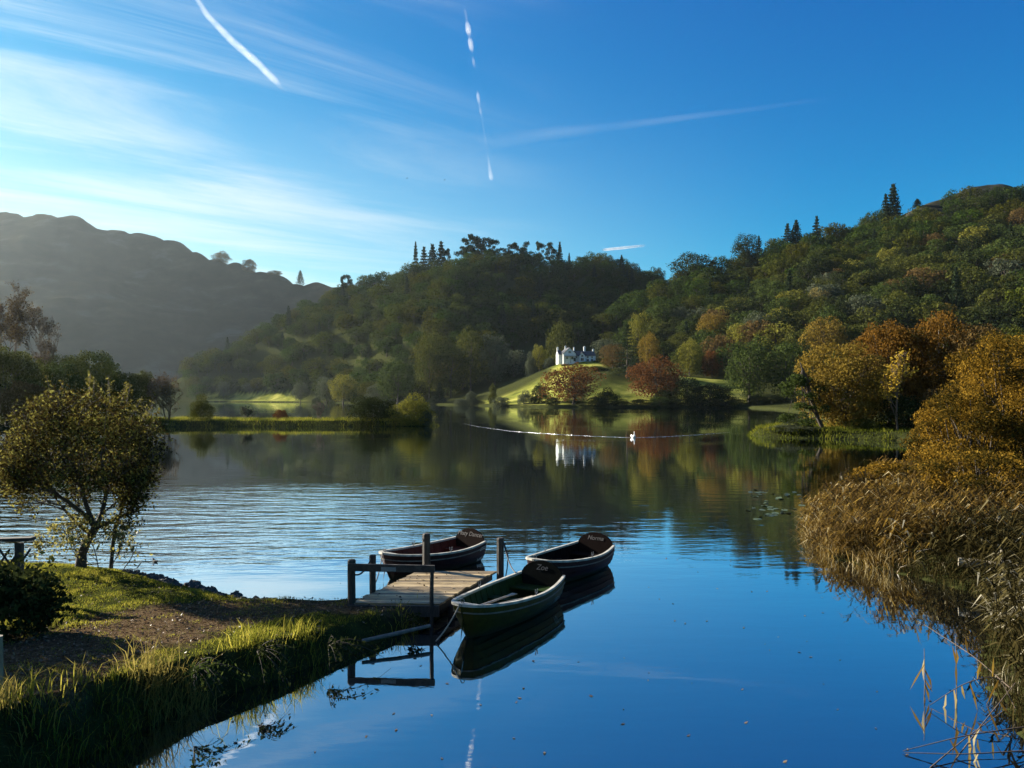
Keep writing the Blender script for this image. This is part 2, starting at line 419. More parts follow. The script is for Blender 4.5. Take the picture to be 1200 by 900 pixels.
# the swan's wake: two low ridges of water spreading from the bird
def wake_glint_mat():
    nt = NT('wake_water')
    geo = nt.n('ShaderNodeNewGeometry')
    nz = nt.n('ShaderNodeTexNoise', i_Scale=1.7, i_Detail=4.0); nt.l(geo.outputs['Position'], nz.inputs[0])
    gl = nt.n('ShaderNodeBsdfGlossy', i_Roughness=.25)
    df = nt.n('ShaderNodeBsdfDiffuse'); df.inputs[0].default_value = (.7, .75, .8, 1)  # pale diffuse colour stands in for bright sky mirrored in the ripples
    mx = nt.n('ShaderNodeMixShader'); nt.l(ramp(nt, [(.35, (.05, .05, .05)), (.62, (.55, .55, .55))], nz.outputs[0]), mx.inputs[0])
    nt.l(gl.outputs[0], mx.inputs[1]); nt.l(df.outputs[0], mx.inputs[2])
    nt.l(mx.outputs[0], nt.out.inputs[0]); return nt.m
M_WAKE = wake_glint_mat()
SW = W(742, 513)
g = G()
for ends in ([(742, 513), (700, 511.5), (650, 509), (600, 505.5), (560, 500), (543, 496.5)], [(742, 513), (780, 511.8), (820, 509.5), (856, 506.5)]):
    pts = np.array([W(u, v) for u, v in ends])
    tt = np.linspace(0, len(pts) - 1, 60); k = np.arange(len(pts))
    line = np.stack([np.interp(tt, k, pts[:, a]) for a in range(3)], 1)
    line[:, 1] += .35 * np.sin(np.arange(60) * 1.3) * .5
    line[:, 2] = .005
    w = np.interp(np.arange(60), [0, 6, 40, 59], [.065, .07, .045, .012]) * (.55 + .6 * np.abs(np.sin(np.arange(60) * .9) * np.sin(np.arange(60) * 2.3 + 1)))
    tube(g, line, w, 8, flat=.16)
tag(g.obj('wake_on_water', M_WAKE, smooth_=True), 'white wake lines spreading behind the swan', kind='structure')

# ------------------------------------------------------------------ tree builders
def crown_cloud(rng, lobes, n, size, shell=.35, jitter=.75, flat_bottom=True):
    """leaf positions and normals over a set of lobes [(x,y,z,rx,rz)]"""
    L = np.array(lobes); p = L[:, 3] ** 2; k = rng.choice(len(L), n, p=p / p.sum())
    d = unit(rng.normal(size=(n, 3)))
    d[:, 2] = np.where((d[:, 2] < -.3) & (rng.uniform(size=n) < .6), -d[:, 2], d[:, 2])
    r = 1 - shell * rng.uniform(0, 1, n) ** 1.6
    r *= 1 + .10 * np.sin(d[:, 0] * 9 + k) * np.sin(d[:, 1] * 8 + k * 2) + .06 * rng.normal(size=n)
    s = np.stack([L[k, 3], L[k, 3], L[k, 4]], 1)
    crown_cloud.lobe = k
    return L[k, :3] + d * s * r[:, None], unit(d + jitter * rng.normal(size=(n, 3)))
def broad_lobes(rng, nl, bottom=.18, width=.5, top=1.0, small=.16, ragged=.0):
    out = []
    cz = (bottom + top) / 2; rz = (top - bottom) / 2
    for i in range(nl):
        a = i * 2.39996 + rng.uniform(-.4, .4); z = 1 - 2 * (i + .5) / nl
        rr = math.sqrt(max(0, 1 - z * z)); q = rng.uniform(.62, .88) + ragged * rng.uniform(-.3, .25)
        s = small * rng.uniform(.6, 1.5)
        out.append((width * q * rr * math.cos(a), width * q * rr * math.sin(a), cz + rz * q * z, s, s * rng.uniform(.7, .95)))
    out.append((0, 0, cz, width * .55, rz * .6))
    return out
def limb_geo(g, rng, lobes, r=.022, base=.0, fork=.3, bend=.0, n=6):
    top = np.array([bend, 0, .72])
    mid = np.array([bend * .4 + .01, .008, fork])
    tube(g, [(0, 0, base - .03), (.004, 0, .06), mid, (mid + top) / 2 + [0.012, 0, 0], top], [r * 1.5, r, r * .8, r * .55, r * .25], n, cap=False)
    for l in lobes[:14]:
        e = np.array(l[:3]); s = mid + (top - mid) * rng.uniform(0, .6)
        m = (s + e) / 2 + np.array([0, 0, -.02])
        tube(g, [s, m, e], [r * .45, r * .3, r * .1], 4, cap=False)
PROTO = {}
def broad_proto(key, seed, nl, n, size, bottom=.18, small=.16, ragged=.0, shell=.35, width=.5, trunk=.022, jitter=.75):
    rng = np.random.default_rng(seed)
    lobes = broad_lobes(rng, nl, bottom, width, 1.0 - small * .6, small, ragged)
    g = G(); p, nn = crown_cloud(rng, lobes, n, size, shell, jitter)
    leaves(g, p, nn, size, rng, .8)
    t = G(); limb_geo(t, rng, lobes, trunk, fork=bottom + .1)
    PROTO[key] = (t, g)
def conifer_proto(key, seed, n, size, bare=.08, tiers=13, width=.5, ragged=.12):
    rng = np.random.default_rng(seed)
    g = G(); t = G()
    tube(t, [(0, 0, -.03), (0, 0, .5), (0, 0, .99)], [.024, .015, .003], 6, cap=False)
    per = n // (tiers * 7)
    for k in range(tiers):
        f = k / (tiers - 1); z = bare + (1 - bare) * f ** .9
        L0 = width * (1 - f) ** .85 + .02
        for b in range(7):
            a = k * 1.1 + b * 2 * math.pi / 7 + rng.uniform(-.2, .2); L = L0 * (1 + ragged * rng.normal())
            s = rng.uniform(.1, 1, per) ** .8
            c = np.stack([np.cos(a) * L * s, np.sin(a) * L * s, z - .10 * s * (L / .5) + .04 * s * s], 1)
            c += rng.normal(size=c.shape) * np.array([.03, .03, .012]) * (.3 + s[:, None])
            leaves(g, c, np.array([[0, 0, 1.0]]) + .55 * rng.normal(size=c.shape), size, rng, .5)
            if k % 2 == 0: tube(t, [(0, 0, z), (np.cos(a) * L * .8, np.sin(a) * L * .8, z - .08 * L)], [.005, .002], 3, cap=False)
    PROTO[key] = (t, g)
def pine_proto(key, seed, n, size):
    rng = np.random.default_rng(seed); lobes = []
    t = G(); tube(t, [(0, 0, -.03), (.01, 0, .4), (-.01, .01, .95)], [.02, .015, .006], 6, cap=False)
    for i in range(17):
        z = rng.uniform(.40, .98); a = rng.uniform(0, 6.28); r = rng.uniform(.05, .42) * (1.25 - z * .8) * 1.4
        s = rng.uniform(.13, .22)
        lobes.append((r * math.cos(a), r * math.sin(a), z - .04, s, s * .45))
        tube(t, [(0, 0, z - .1), (r * math.cos(a), r * math.sin(a), z - .04)], [.007, .003], 3, cap=False)
    g = G(); p, nn = crown_cloud(rng, lobes, n, size, .6)
    leaves(g, p, nn, size, rng, .5)
    PROTO[key] = (t, g)
for i, (nl, sm, bt, rg) in enumerate([(24, .17, .05, 0), (30, .15, .02, .2), (18, .20, .06, .1), (36, .13, .04, .3), (22, .18, .0, .25)]):
    broad_proto(f'far{i}', 20 + i, nl, 1900, .050, bt, sm, rg, jitter=.38)
    broad_proto(f'mid{i}', 40 + i, nl + 12, 5200, .032, bt, sm * .95, rg, jitter=.5)
    broad_proto(f'near{i}', 60 + i, nl + 26, 17000, .0225, bt - .02, sm * .85, rg + .1, .5, trunk=.017)
for i, (nl, sm) in enumerate([(34, .17), (44, .14), (28, .19)]):
    broad_proto(f'bush{i}', 70 + i, nl, 9000, .034, -.45, sm, .25, .4, trunk=.012, jitter=.6)
conifer_proto('spruce0', 80, 2600, .085); conifer_proto('spruce1', 81, 2200, .085, .10, 12, .46, .22)
conifer_proto('cedar', 82, 3600, .035, .10, 15, .55, .2)
pine_proto('pine0', 85, 1500, .07); pine_proto('pine1', 86, 1500, .07)
MESH = {}
def proto_parts(key):
    if key not in MESH:
        t, g_ = PROTO[key]
        MESH[key] = (t.mesh('trunk_' + key, [M_BARK], True), g_.mesh('crown_' + key, [LEAF['olive green']]))
    return MESH[key]
def set_mat(o, m):
    o.material_slots[0].link = 'OBJECT'; o.material_slots[0].material = m
def tree(name, label, cat, loc, Wd, Ht, key, mat, group=None, rz=0.0, bark=None, lean=0.0):
    tm, cm = proto_parts(key)
    o = thing(name, label, cat, loc, rz, group, (Wd, Wd, Ht))
    if lean: o.rotation_euler = (0, lean, rz)
    a = link('trunk', tm, o); b = link('crown', cm, o)
    set_mat(b, mat)
    if bark: set_mat(a, bark)
    return o
print('terrain done')
# ------------------------------------------------------------------ the woods on the hills
rng = np.random.default_rng(11)
def zgrid(u, d):
    """ground height under pixel column u, d metres away"""
    return ground_z((np.asarray(u) - 600) / F * np.asarray(d), np.asarray(d))
# horizon table: highest sight line up to each distance, to leave out trees the hills hide
cand_u = rng.uniform(-420, 1560, 60000); cand_d = np.sqrt(rng.uniform(255 ** 2, 900 ** 2, 60000))
cx, cy = (cand_u - 600) / F * cand_d, cand_d
cz, csd, ckd = height(cx, cy)
us = np.linspace(-450, 1600, 206); ds = np.linspace(250, 1000, 150)
DD, UU = np.meshgrid(ds, us, indexing='ij')
zz = height((UU - 600) / F * DD, DD, False)[0]
el = np.maximum.accumulate((zz - 4) / DD, 0)
iu = np.clip(np.searchsorted(us, cand_u), 0, len(us) - 1); idd = np.clip(np.searchsorted(ds, cand_d) - 2, 0, len(ds) - 1)
seen = (cz + 13 - 4) / cand_d > el[idd, iu]
lawn = lawn_mask(cx, cy) * np.where(cy > 500, cz < 7, 1)
lumpy = fbm(cx, cy, 60.0, 2)
edge_u = np.abs(cand_u - 600) > 640
ok = seen & (csd > 5) & (lawn < .12) & (ckd != 2) & (ckd != 4)
ok &= ~((ckd == 3) & (rng.uniform(size=len(cx)) > .012 + .3 * smooth(330, 390, cand_u) * (cand_u < 600)))
ok &= ~((ckd == 0) & (csd < 25) & (rng.uniform(size=len(cx)) > .25))
ok &= ~((cand_u > 585) & (cand_u < 745) & (cand_d > 385) & (cand_d < 520) & (rng.uniform(size=len(cx)) > .02))   # open slope behind the house
ok &= ~((cand_u > 640) & (cand_u < 712) & (cand_d > 330) & (cand_d < 420))
ok &= ~((cand_u > 490) & (cand_u < 655) & (cand_d < 415))
ok &= ~((cand_u > 655) & (cand_u < 890) & (cand_d < 345) & (rng.uniform(size=len(cx)) > .12))
ok &= ~((cand_u > 232) & (cand_u < 372) & (cand_d > 540) & (cz < 7))
ok &= ~((cand_d > 760) & (cand_u < 225))
ok &= ~((cand_u < 225) & (cand_d < 330))
ok &= ~((cand_u < 222 + 14 * lumpy) & (cand_d > 480) & (cand_d < 760) & (cand_u > 100))
idx = np.nonzero(ok)[0]
cell = {}; keep = []
for i in idx:                       # thin to a natural spacing
    r = 9.6 + 2.0 * lumpy[i]
    kx, ky = int(cx[i] // 12), int(cy[i] // 12); bad = False
    for a in (-1, 0, 1):
        for b in (-1, 0, 1):
            for j in cell.get((kx + a, ky + b), ()):
                if (cx[i] - cx[j]) ** 2 + (cy[i] - cy[j]) ** 2 < r * r: bad = True; break
            if bad: break
        if bad: break
    if not bad: cell.setdefault((kx, ky), []).append(i); keep.append(i)
keep = np.array(keep)
keep = keep[np.argsort(cand_d[keep])]
print('hillside trees', len(keep))
inview = np.abs(cand_u[keep] - 600) < 600
near_ids = keep[inview][:210]
far_ids = np.setdiff1d(keep, near_ids)
FAR_KEYS = ['far0', 'far1', 'far2', 'far3', 'far4', 'spruce0', 'spruce1']
pc = bpy.data.collections.new('woodland_prototypes')
for k in FAR_KEYS:
    t, g_ = PROTO[k]; m = G()
    for src, mi in ((t, 1), (g_, 0)):
        for v in (src,):
            n0 = m.n
            for vv in v.v: m.v.append(vv)
            m.q += [q + n0 for q in v.q]; m.t += [q + n0 for q in v.t]
            m.qt += v.qt; m.tt += v.tt
            m.qm += [np.full(len(q), mi) for q in v.q]; m.tm += [np.full(len(q), mi) for q in v.t]
            m.n += v.n
    pm = m.mesh('woodland_' + k, [M_CONIFER if 'spruce' in k else M_FAR, M_BARK])
    MESH['one_' + k] = pm
    pc.objects.link(bpy.data.objects.new('p%d_%s' % (FAR_KEYS.index(k), k), pm))
def tree_spec(i):
    r = np.random.default_rng(int(i))
    con = r.uniform() < .045
    k = 5 + int(r.integers(2)) if con else int(r.integers(5))
    Ht = r.uniform(11, 18) * (1.2 if con else 1) * (.55 if ckd[i] == 3 else 1)
    Wd = Ht * (r.uniform(.36, .5) if con else r.uniform(.86, 1.22))
    return k, Wd, Ht, r.uniform(0, 6.28)
def woodland(name, ids, label):
    me = bpy.data.meshes.new(name)
    me.vertices.add(len(ids))
    me.vertices.foreach_set('co', np.stack([cx[ids], cy[ids], cz[ids] - .2], 1).ravel())
    sp = [tree_spec(i) for i in ids]
    for nm, ty, vals in (('pick', 'INT', [s[0] for s in sp]), ('spin', 'FLOAT', [s[3] for s in sp])):
        a = me.attributes.new(nm, ty, 'POINT'); a.data.foreach_set('value', vals)
    a = me.attributes.new('size', 'FLOAT_VECTOR', 'POINT'); a.data.foreach_set('vector', np.array([(s[1], s[1], s[2]) for s in sp]).ravel())
    o = link(name, me)
    ng = bpy.data.node_groups.new(name + '_spread', 'GeometryNodeTree')
    ng.interface.new_socket('Geometry', in_out='INPUT', socket_type='NodeSocketGeometry')
    ng.interface.new_socket('Geometry', in_out='OUTPUT', socket_type='NodeSocketGeometry')
    N = ng.nodes.new
    gi, go = N('NodeGroupInput'), N('NodeGroupOutput')
    ci = N('GeometryNodeCollectionInfo'); ci.inputs['Collection'].default_value = pc
    ci.inputs['Separate Children'].default_value = True; ci.inputs['Reset Children'].default_value = True
    ip = N('GeometryNodeInstanceOnPoints'); ip.inputs['Pick Instance'].default_value = True
    def named(n_, ty):
        x = N('GeometryNodeInputNamedAttribute'); x.data_type = ty; x.inputs['Name'].default_value = n_; return x.outputs['Attribute']
    cb = N('ShaderNodeCombineXYZ')
    lk = ng.links.new
    lk(named('spin', 'FLOAT'), cb.inputs['Z'])
    e2r = N('FunctionNodeEulerToRotation'); lk(cb.outputs[0], e2r.inputs[0])
    lk(gi.outputs[0], ip.inputs['Points']); lk(ci.outputs[0], ip.inputs['Instance'])
    lk(named('pick', 'INT'), ip.inputs['Instance Index']); lk(e2r.outputs[0], ip.inputs['Rotation'])
    lk(named('size', 'FLOAT_VECTOR'), ip.inputs['Scale']); lk(ip.outputs[0], go.inputs[0])
    md = o.modifiers.new('spread', 'NODES'); md.node_group = ng
    tag(o, label, 'woodland', kind='stuff')
    return o
woodland('woodland', far_ids, 'dense mixed autumn wood covering the hills across the lake')

# the nearest hillside trees, each its own object
FARMATS = {'dark green': 3, 'mid green': 3, 'olive green': 3, 'grey green': .4, 'brown': .7, 'yellow green': .8, 'golden': .35}
names_ = list(FARMATS); wts = np.array([FARMATS[n_] for n_ in names_]); wts = wts / wts.sum()
def where_(u, d):
    if u < 300: return 'at the foot of the hazy bare fell'
    if u < 470: return 'on the misty slope left of the big round shore tree'
    if u < 640: return 'on the slope left of the white house'
    if u < 760: return 'on the rise just right of the white house'
    if u < 900: return 'on the slope above the green oaks on the shore'
    if u < 1050: return 'on the slope above the leaning waterside tree'
    return 'on the steep slope above the rusty orange thicket'
for i in near_ids:
    k, Wd, Ht, rz = tree_spec(i)
    con = k >= 5
    c = 'dark green' if con else names_[int(np.random.default_rng(int(i) + 5).choice(len(names_), p=wts))]
    o = link('conifer_tree' if con else 'broadleaf_tree', MESH['one_' + FAR_KEYS[k]])
    o.location = (cx[i], cy[i], cz[i] - .2); o.rotation_euler = (0, 0, rz); o.scale = (Wd, Wd, Ht)
    set_mat(o, M_CONIFER if con else LEAF[c])
    w_ = where_(cand_u[i], cand_d[i])
    tag(o, ('pointed dark conifer standing ' if con else f'{c} round-headed tree ') + w_, 'tree',
        (f'conifers ' if con else f'{c} trees ') + w_)

# trees one can tell apart along the far shore and round the house
def far_tree(u, d, top, wpx, key, col, label, name='broadleaf_tree', group=None, base=None, rz=None, bark=None):
    x = (u - 600) / F * d; z = float(ground_z(x, d)[0]) if base is None else base
    z = max(z, .1)
    Ht = 4 - (top - H0) / F * d - z
    return tree(name, label, 'tree', (x, d, z - .1), wpx * d / F * 1.04, Ht * 1.02, key, LEAF[col] if col in LEAF else M_CONIFER, group, rz if rz is not None else (u * 1.7) % 6.28, bark)
for a in [
 (672, 298, 424, 66, 'mid4', 'russet', 'broad copper red tree at the water edge below the white house', 'beech_tree'),
 (768, 303, 415, 62, 'mid1', 'russet', 'wide russet tree with bare lower limbs above the sunny lawn', 'beech_tree'),
 (735, 335, 384, 44, 'cedar', 'x', 'tall grey green cedar between the two copper trees', 'cedar_tree'),
 (718, 350, 402, 30, 'mid2', 'brown', 'brown tree tucked against the left side of the cedar'),
 (760, 365, 385, 26, 'mid0', 'golden', 'slender gold tree behind the cedar to its right'),
 (748, 420, 362, 24, 'mid3', 'yellow green', 'small bright lime tree high behind the cedar'),
 (808, 352, 392, 28, 'mid0', 'yellow green', 'tall narrow yellow green tree above the right hand lawn'),
 (834, 356, 408, 26, 'mid3', 'russet', 'small rust pink tree at the top of the right lawn'),
 (838, 410, 367, 36, 'mid2', 'golden', 'rounded golden tree on the slope above the right lawn'),
 (800, 400, 388, 38, 'mid1', 'olive green', 'low domed olive tree left of the rounded golden tree'),
 (878, 298, 400, 52, 'mid1', 'mid green', 'big green oak at the shore with gold lit crown, left of two'),
 (922, 294, 396, 56, 'mid3', 'mid green', 'big dark green oak at the shore beside the leaning alder'),
 (966, 330, 366, 50, 'mid0', 'golden', 'large gold edged tree rising behind the orange thicket'),
 (962, 400, 334, 26, 'mid2', 'pale yellow', 'pale apricot tree high on the wooded slope at right'),
 (900, 410, 372, 30, 'mid4', 'olive green', 'olive tree standing behind and above the shore oaks'),
 (832, 291, 446, 50, 'bush1', 'dark green', 'low black green rounded bush on the shore beside the oaks', 'evergreen_bush'),
 (806, 293, 440, 34, 'mid1', 'dark green', 'dark spreading little tree in front of the right lawn'),
 (780, 296, 452, 24, 'bush2', 'dark green', 'dark shrub under the wide russet tree at the shore', 'shoreline_shrub'),
 (712, 294, 452, 26, 'bush0', 'dark green', 'dark shrub between the copper tree and the sunny lawn', 'shoreline_shrub'),
 (466, 415, 416, 48, 'mid0', 'mid green', 'large round green tree with a bright rim on the misty shore'),
 (402, 455, 436, 34, 'mid3', 'yellow green', 'pale yellow green tree on the shore left of the big round tree'),
 (383, 470, 440, 26, 'mid2', 'grey green', 'pale grey tree at the shore beyond the spit'),
 (352, 520, 446, 20, 'mid1', 'grey green', 'small pale tree right of the far sunlit meadow'),
 (440, 430, 446, 30, 'bush1', 'grey green', 'low silvery bush left of the big round shore tree', 'shoreline_shrub'),
 (503, 430, 386, 34, 'mid2', 'olive green', 'tall olive tree at the left end of the clump by the lawn'),
 (528, 425, 396, 36, 'mid0', 'olive green', 'olive brown tree in the middle of the clump by the lawn'),
 (552, 430, 380, 40, 'mid1', 'olive green', 'domed olive tree crowning the clump by the lawn'),
 (580, 425, 388, 36, 'mid3', 'grey green', 'grey green tree at the right end of the clump by the lawn'),
 (515, 395, 450, 17, 'spruce0', 'x', 'small cone shaped conifer on the shore lawn', 'conifer_tree'),
 (553, 350, 456, 15, 'bush1', 'grey green', 'small round grey tree on the lower shore lawn'),
 (588, 318, 462, 20, 'bush2', 'grey green', 'low grey shrub at the water below the lawn', 'shoreline_shrub'),
 (616, 314, 456, 20, 'bush0', 'grey green', 'blue grey willow scrub left of the copper tree', 'shoreline_shrub'),
 (633, 312, 446, 22, 'bush1', 'dark green', 'dark narrow shrub touching the copper tree on its left', 'shoreline_shrub'),
 (541, 340, 465, 18, 'bush2', 'grey green', 'low scrub on the water edge under the lit lawn', 'shoreline_shrub'),
 (632, 400, 402, 18, 'mid3', 'yellow green', 'small lit sapling tree left of the white house'),
 (622, 398, 410, 14, 'bush0', 'grey green', 'little pale bush left of the lit sapling', 'garden_bush'),
 (643, 392, 417, 14, 'bush1', 'grey green', 'low hedge bush at the left gable of the house', 'garden_bush'),
 (657, 440, 372, 32, 'mid4', 'olive green', 'lone flat topped tree on the dark slope above the house'),
 (262, 620, 446, 13, 'mid2', 'grey green', 'tiny pale tree at the left end of the far meadow'),
 (292, 615, 447, 18, 'mid0', 'grey green', 'misty tree in the middle of the far meadow'),
 (325, 600, 450, 18, 'bush1', 'grey green', 'misty bush at the right end of the far meadow'),
] + [(u_, d_, v_, w_, 'bush%d' % (u_ % 3), c_, l_, 'garden_bush') for u_, d_, v_, w_, c_, l_ in [
 (577, 346, 446, 10, 'olive green', 'small olive bush alone on the sunny lawn left of the house'), (706, 372, 418, 22, 'dark green', 'dark bush touching the right end of the white house'),
 (716, 362, 414, 24, 'olive green', 'taller olive bush right of the white house'), (700, 352, 428, 22, 'mid green', 'green bush below the right end of the white house')]]:
    far_tree(*a)
for k_, (u_, top_, w_, c_) in enumerate([(560, 468, 16, 'grey green'), (648, 463, 18, 'dark green'), (700, 462, 24, 'dark green'), (728, 467, 22, 'dark green'), (752, 466, 26, 'dark green'), (772, 462, 26, 'mid green'), (792, 464, 24, 'dark green'),
    (816, 462, 28, 'dark green'), (846, 460, 30, 'dark green'), (862, 464, 24, 'mid green'), (888, 461, 28, 'dark green'), (908, 460, 26, 'dark green'), (512, 463, 20, 'grey green'), (480, 462, 18, 'grey green'), (425, 462, 18, 'grey green'), (450, 464, 16, 'grey green'), (372, 463, 14, 'grey green')]):
    ux = np.linspace(286, 480, 200); sd_ = lake_sd((u_ - 600) / F * ux, ux); d_s = float(ux[np.argmax((sd_ > 2.5) & (ux > 286))])
    stretch = 'below the misty woods' if u_ < 540 else 'below the open lawn' if u_ < 640 else 'between the two copper trees' if u_ < 765 else 'below the green oaks'
    far_tree(u_, d_s, top_, w_, 'bush%d' % (k_ % 3), c_, c_ + ' shrub in the low shoreline row ' + stretch, 'shoreline_shrub', 'low shrubs along the far shore ' + stretch)
# skyline trees on the middle and right hills
def sky_tree(u, d, top, wpx, key, label, name, mat=M_CONIFER):
    x = (u - 600) / F * d; z = float(ground_z(x, d)[0])
    top += 2; wpx *= 1.45 if 'spruce' in key else 1.25
    Ht = 4 - (top - H0) / F * d - z
    tree(name, label, 'tree', (x, d, z - .3), wpx * d / F, max(Ht, 6) * 1.02, key, mat, 'skyline trees on the hill tops', (u * 2.3) % 6.28)
for a in [
 (487, 690, 285, 8, 'spruce0', 'thin lone spire conifer left of the hilltop pines', 'conifer_tree'),
 (497, 690, 290, 14, 'spruce1', 'dark conifer at the left edge of the hilltop clump', 'conifer_tree'),
 (507, 685, 287, 15, 'spruce0', 'second conifer of the dense left hilltop clump', 'conifer_tree'),
 (517, 685, 284, 15, 'spruce1', 'tallest conifer of the dense left hilltop clump', 'conifer_tree'),
 (524, 680, 290, 12, 'pine0', 'small pine closing the left hilltop clump on its right', 'pine_tree'),
 (546, 665, 277, 20, 'pine1', 'left pine of the tall hilltop stand', 'pine_tree'),
 (556, 664, 273, 20, 'pine0', 'highest pine of the tall hilltop stand', 'pine_tree'),
 (566, 663, 275, 20, 'pine1', 'bushy pine in the tall hilltop stand', 'pine_tree'),
 (577, 662, 278, 15, 'pine0', 'bare stemmed pine right of the tall hilltop stand', 'pine_tree'),
 (592, 655, 288, 16, 'pine1', 'squat pine between the hilltop stand and the ridge pines', 'pine_tree'),
 (603, 652, 283, 16, 'pine0', 'rounded ridge pine, first of the right hand row', 'pine_tree'),
 (615, 655, 280, 12, 'pine1', 'slim ridge pine, second of the right hand row', 'pine_tree'),
 (632, 662, 281, 12, 'pine0', 'upright ridge pine, third of the right hand row', 'pine_tree'),
 (646, 668, 280, 14, 'pine1', 'double headed ridge pine, fourth of the right hand row', 'pine_tree'),
 (656, 672, 284, 8, 'spruce0', 'little pointed conifer ending the ridge row', 'conifer_tree'),
 (402, 690, 320, 8, 'pine0', 'thin pine at the left of the pair in the saddle', 'pine_tree'),
 (409, 690, 319, 9, 'pine1', 'thicker pine at the right of the pair in the saddle', 'pine_tree'),
 (1047, 540, 217, 17, 'spruce0', 'tall dark spruce standing above the right hill skyline', 'conifer_tree'),
 (1038, 540, 228, 12, 'spruce1', 'shorter spruce left of the tall skyline spruce', 'conifer_tree'),
 (1075, 545, 232, 10, 'spruce0', 'small skyline conifer right of the tall spruce', 'conifer_tree'),
 (923, 538, 262, 13, 'spruce1', 'dark conifer on the shoulder of the right hill', 'conifer_tree'),
 (933, 538, 258, 14, 'spruce0', 'taller dark conifer on the shoulder of the right hill', 'conifer_tree'),
 (957, 538, 254, 12, 'spruce1', 'pointed conifer midway up the right hill skyline', 'conifer_tree'),
]:
    sky_tree(*a)
for a in [
 (812, 540, 292, 42, 'mid1', 'dense dark rounded tree at the left end of the right hill', 'broadleaf_tree', LEAF['dark green']),
 (876, 540, 271, 26, 'mid2', 'rounded oak on the right hill skyline', 'broadleaf_tree', LEAF['dark green']),
 (740, 725, 303, 18, 'mid0', 'single rounded tree on the dip of the middle hill', 'broadleaf_tree', LEAF['dark green']),
 (770, 745, 309, 16, 'mid3', 'low bushy tree in the notch between the two hills', 'broadleaf_tree', LEAF['dark green']),
 (260, 1530, 291, 15, 'bush0', 'windswept tree on the bare fell skyline, the left one', 'broadleaf_tree', LEAF['brown']),
 (292, 1505, 300, 14, 'bush1', 'windswept tree on the bare fell skyline, lower and to the right', 'broadleaf_tree', LEAF['brown']),
 (322, 1480, 314, 13, 'bush2', 'small bushy tree low on the bare fell skyline', 'broadleaf_tree', LEAF['brown']),
 (352, 1450, 316, 8, 'spruce0', 'single little conifer on the bare fell skyline', 'conifer_tree', M_CONIFER),
]:
    sky_tree(*a)

# ------------------------------------------------------------------ bare and shrubby trees nearer by
def grow(rng, p, d, L, r, depth, maxd, S, T, spread=.6, up=.12, env=None, kids=(2, 3), shrink=.72):
    p = np.array(p, float); d = unit(np.array(d, float))
    n = 3 if depth < 3 else 2
    for i in range(n):
        d = unit(d + rng.normal(size=3) * .13 + np.array([0, 0, up * .5]))
        q = p + d * L / n
        r2 = r * (1 - .3 / n * 1.2)
        S.append((p, q, r, r2, depth))
        p, r = q, r2
        if env is not None and not env(p): T.append((p, d, depth)); return
        if depth < maxd and i < n - 1 and rng.uniform() < .55:
            a = unit(np.cross(d, rng.normal(size=3)))
            grow(rng, p, d * math.cos(spread) + a * math.sin(spread) * 1.2, L * shrink * .8, r * .5, depth + 1, maxd, S, T, spread, up, env, kids, shrink)
    if depth >= maxd: T.append((p, d, depth)); return
    k = rng.integers(kids[0], kids[1] + 1)
    a0 = unit(np.cross(d, rng.normal(size=3))); b0 = np.cross(d, a0)
    for i in range(k):
        th = 2 * math.pi * (i + rng.uniform(-.2, .2)) / k
        s = spread * rng.uniform(.55, 1.2)
        nd = d * math.cos(s) + (a0 * math.cos(th) + b0 * math.sin(th)) * math.sin(s)
        grow(rng, p, nd, L * shrink * rng.uniform(.8, 1.15), r * .68, depth + 1, maxd, S, T, spread, up, env, kids, shrink)
def seg_geo(S, n=4, minr=.0, tint=.5):
    g = G()
    p0 = np.array([s[0] for s in S]); p1 = np.array([s[1] for s in S])
    r0 = np.maximum([s[2] for s in S], minr); r1 = np.maximum([s[3] for s in S], minr)
    segs(g, p0, p1, r0, r1, n, tint); return g
def twiggy(name, label, loc, Ht, Wd, seed, leafcol=None, nleaf=0, lsize=.2, minr=.012, pale=False, group=None, cat='tree', maxd=6, up=.25, spread=.5):
    rng_ = np.random.default_rng(seed); S, T = [], []
    env = lambda p: (p[0] / (.5 * Wd)) ** 2 + (p[1] / (.5 * Wd)) ** 2 + ((p[2] - Ht * .55) / (Ht * .5)) ** 2 < 1 or p[2] < Ht * .3
    if pale:
        grow(rng_, (0, 0, -.1), (.02, 0, 1), Ht * .34, Ht * .012, 0, maxd, S, T, spread, up, env, (3, 3), .62)
    else:
        for k in range(5):
            a = k * 1.256 + .3
            grow(rng_, (.15 * math.cos(a), .15 * math.sin(a), -.1), (.35 * math.cos(a), .35 * math.sin(a), 1), Ht * .30, Ht * .012, 1, maxd, S, T, spread, up, env, (2, 3), .70)
    root = thing(name, label, cat, loc, 0, group)
    seg_geo(S, 4, minr).obj('trunk', M_TWIG, root, True)
    fine = [s for s in S if s[4] >= maxd - 2]
    if nleaf and fine:
        k = rng_.integers(len(fine), size=nleaf)
        pos = np.array([fine[j][1] for j in k]) + rng_.normal(size=(nleaf, 3)) * lsize * .9
        g = G(); leaves(g, pos, rng_.normal(size=(nleaf, 3)) + [0, 0, .5], lsize, rng_, .6)
        g.obj('crown', LEAF[leafcol], root)
    return root
def mid_tree(u, d, top, wpx, key, col, label, name='broadleaf_tree', group=None, basev=None, lean=0, bark=None):
    x = (u - 600) / F * d; z = float(ground_z(x, d)[0]) if basev is None else P(u, basev, d)[2]
    z = max(z, .05); Ht = 4 - (top - H0) / F * d - z
    cat = 'shrub' if 'shrub' in name or 'bush' in name else 'tree'
    return tree(name, label, cat, (x, d, z - .1), wpx * d / F * 1.02, Ht * 1.02, key, LEAF[col], group, (u * 1.3) % 6.28, bark, lean)
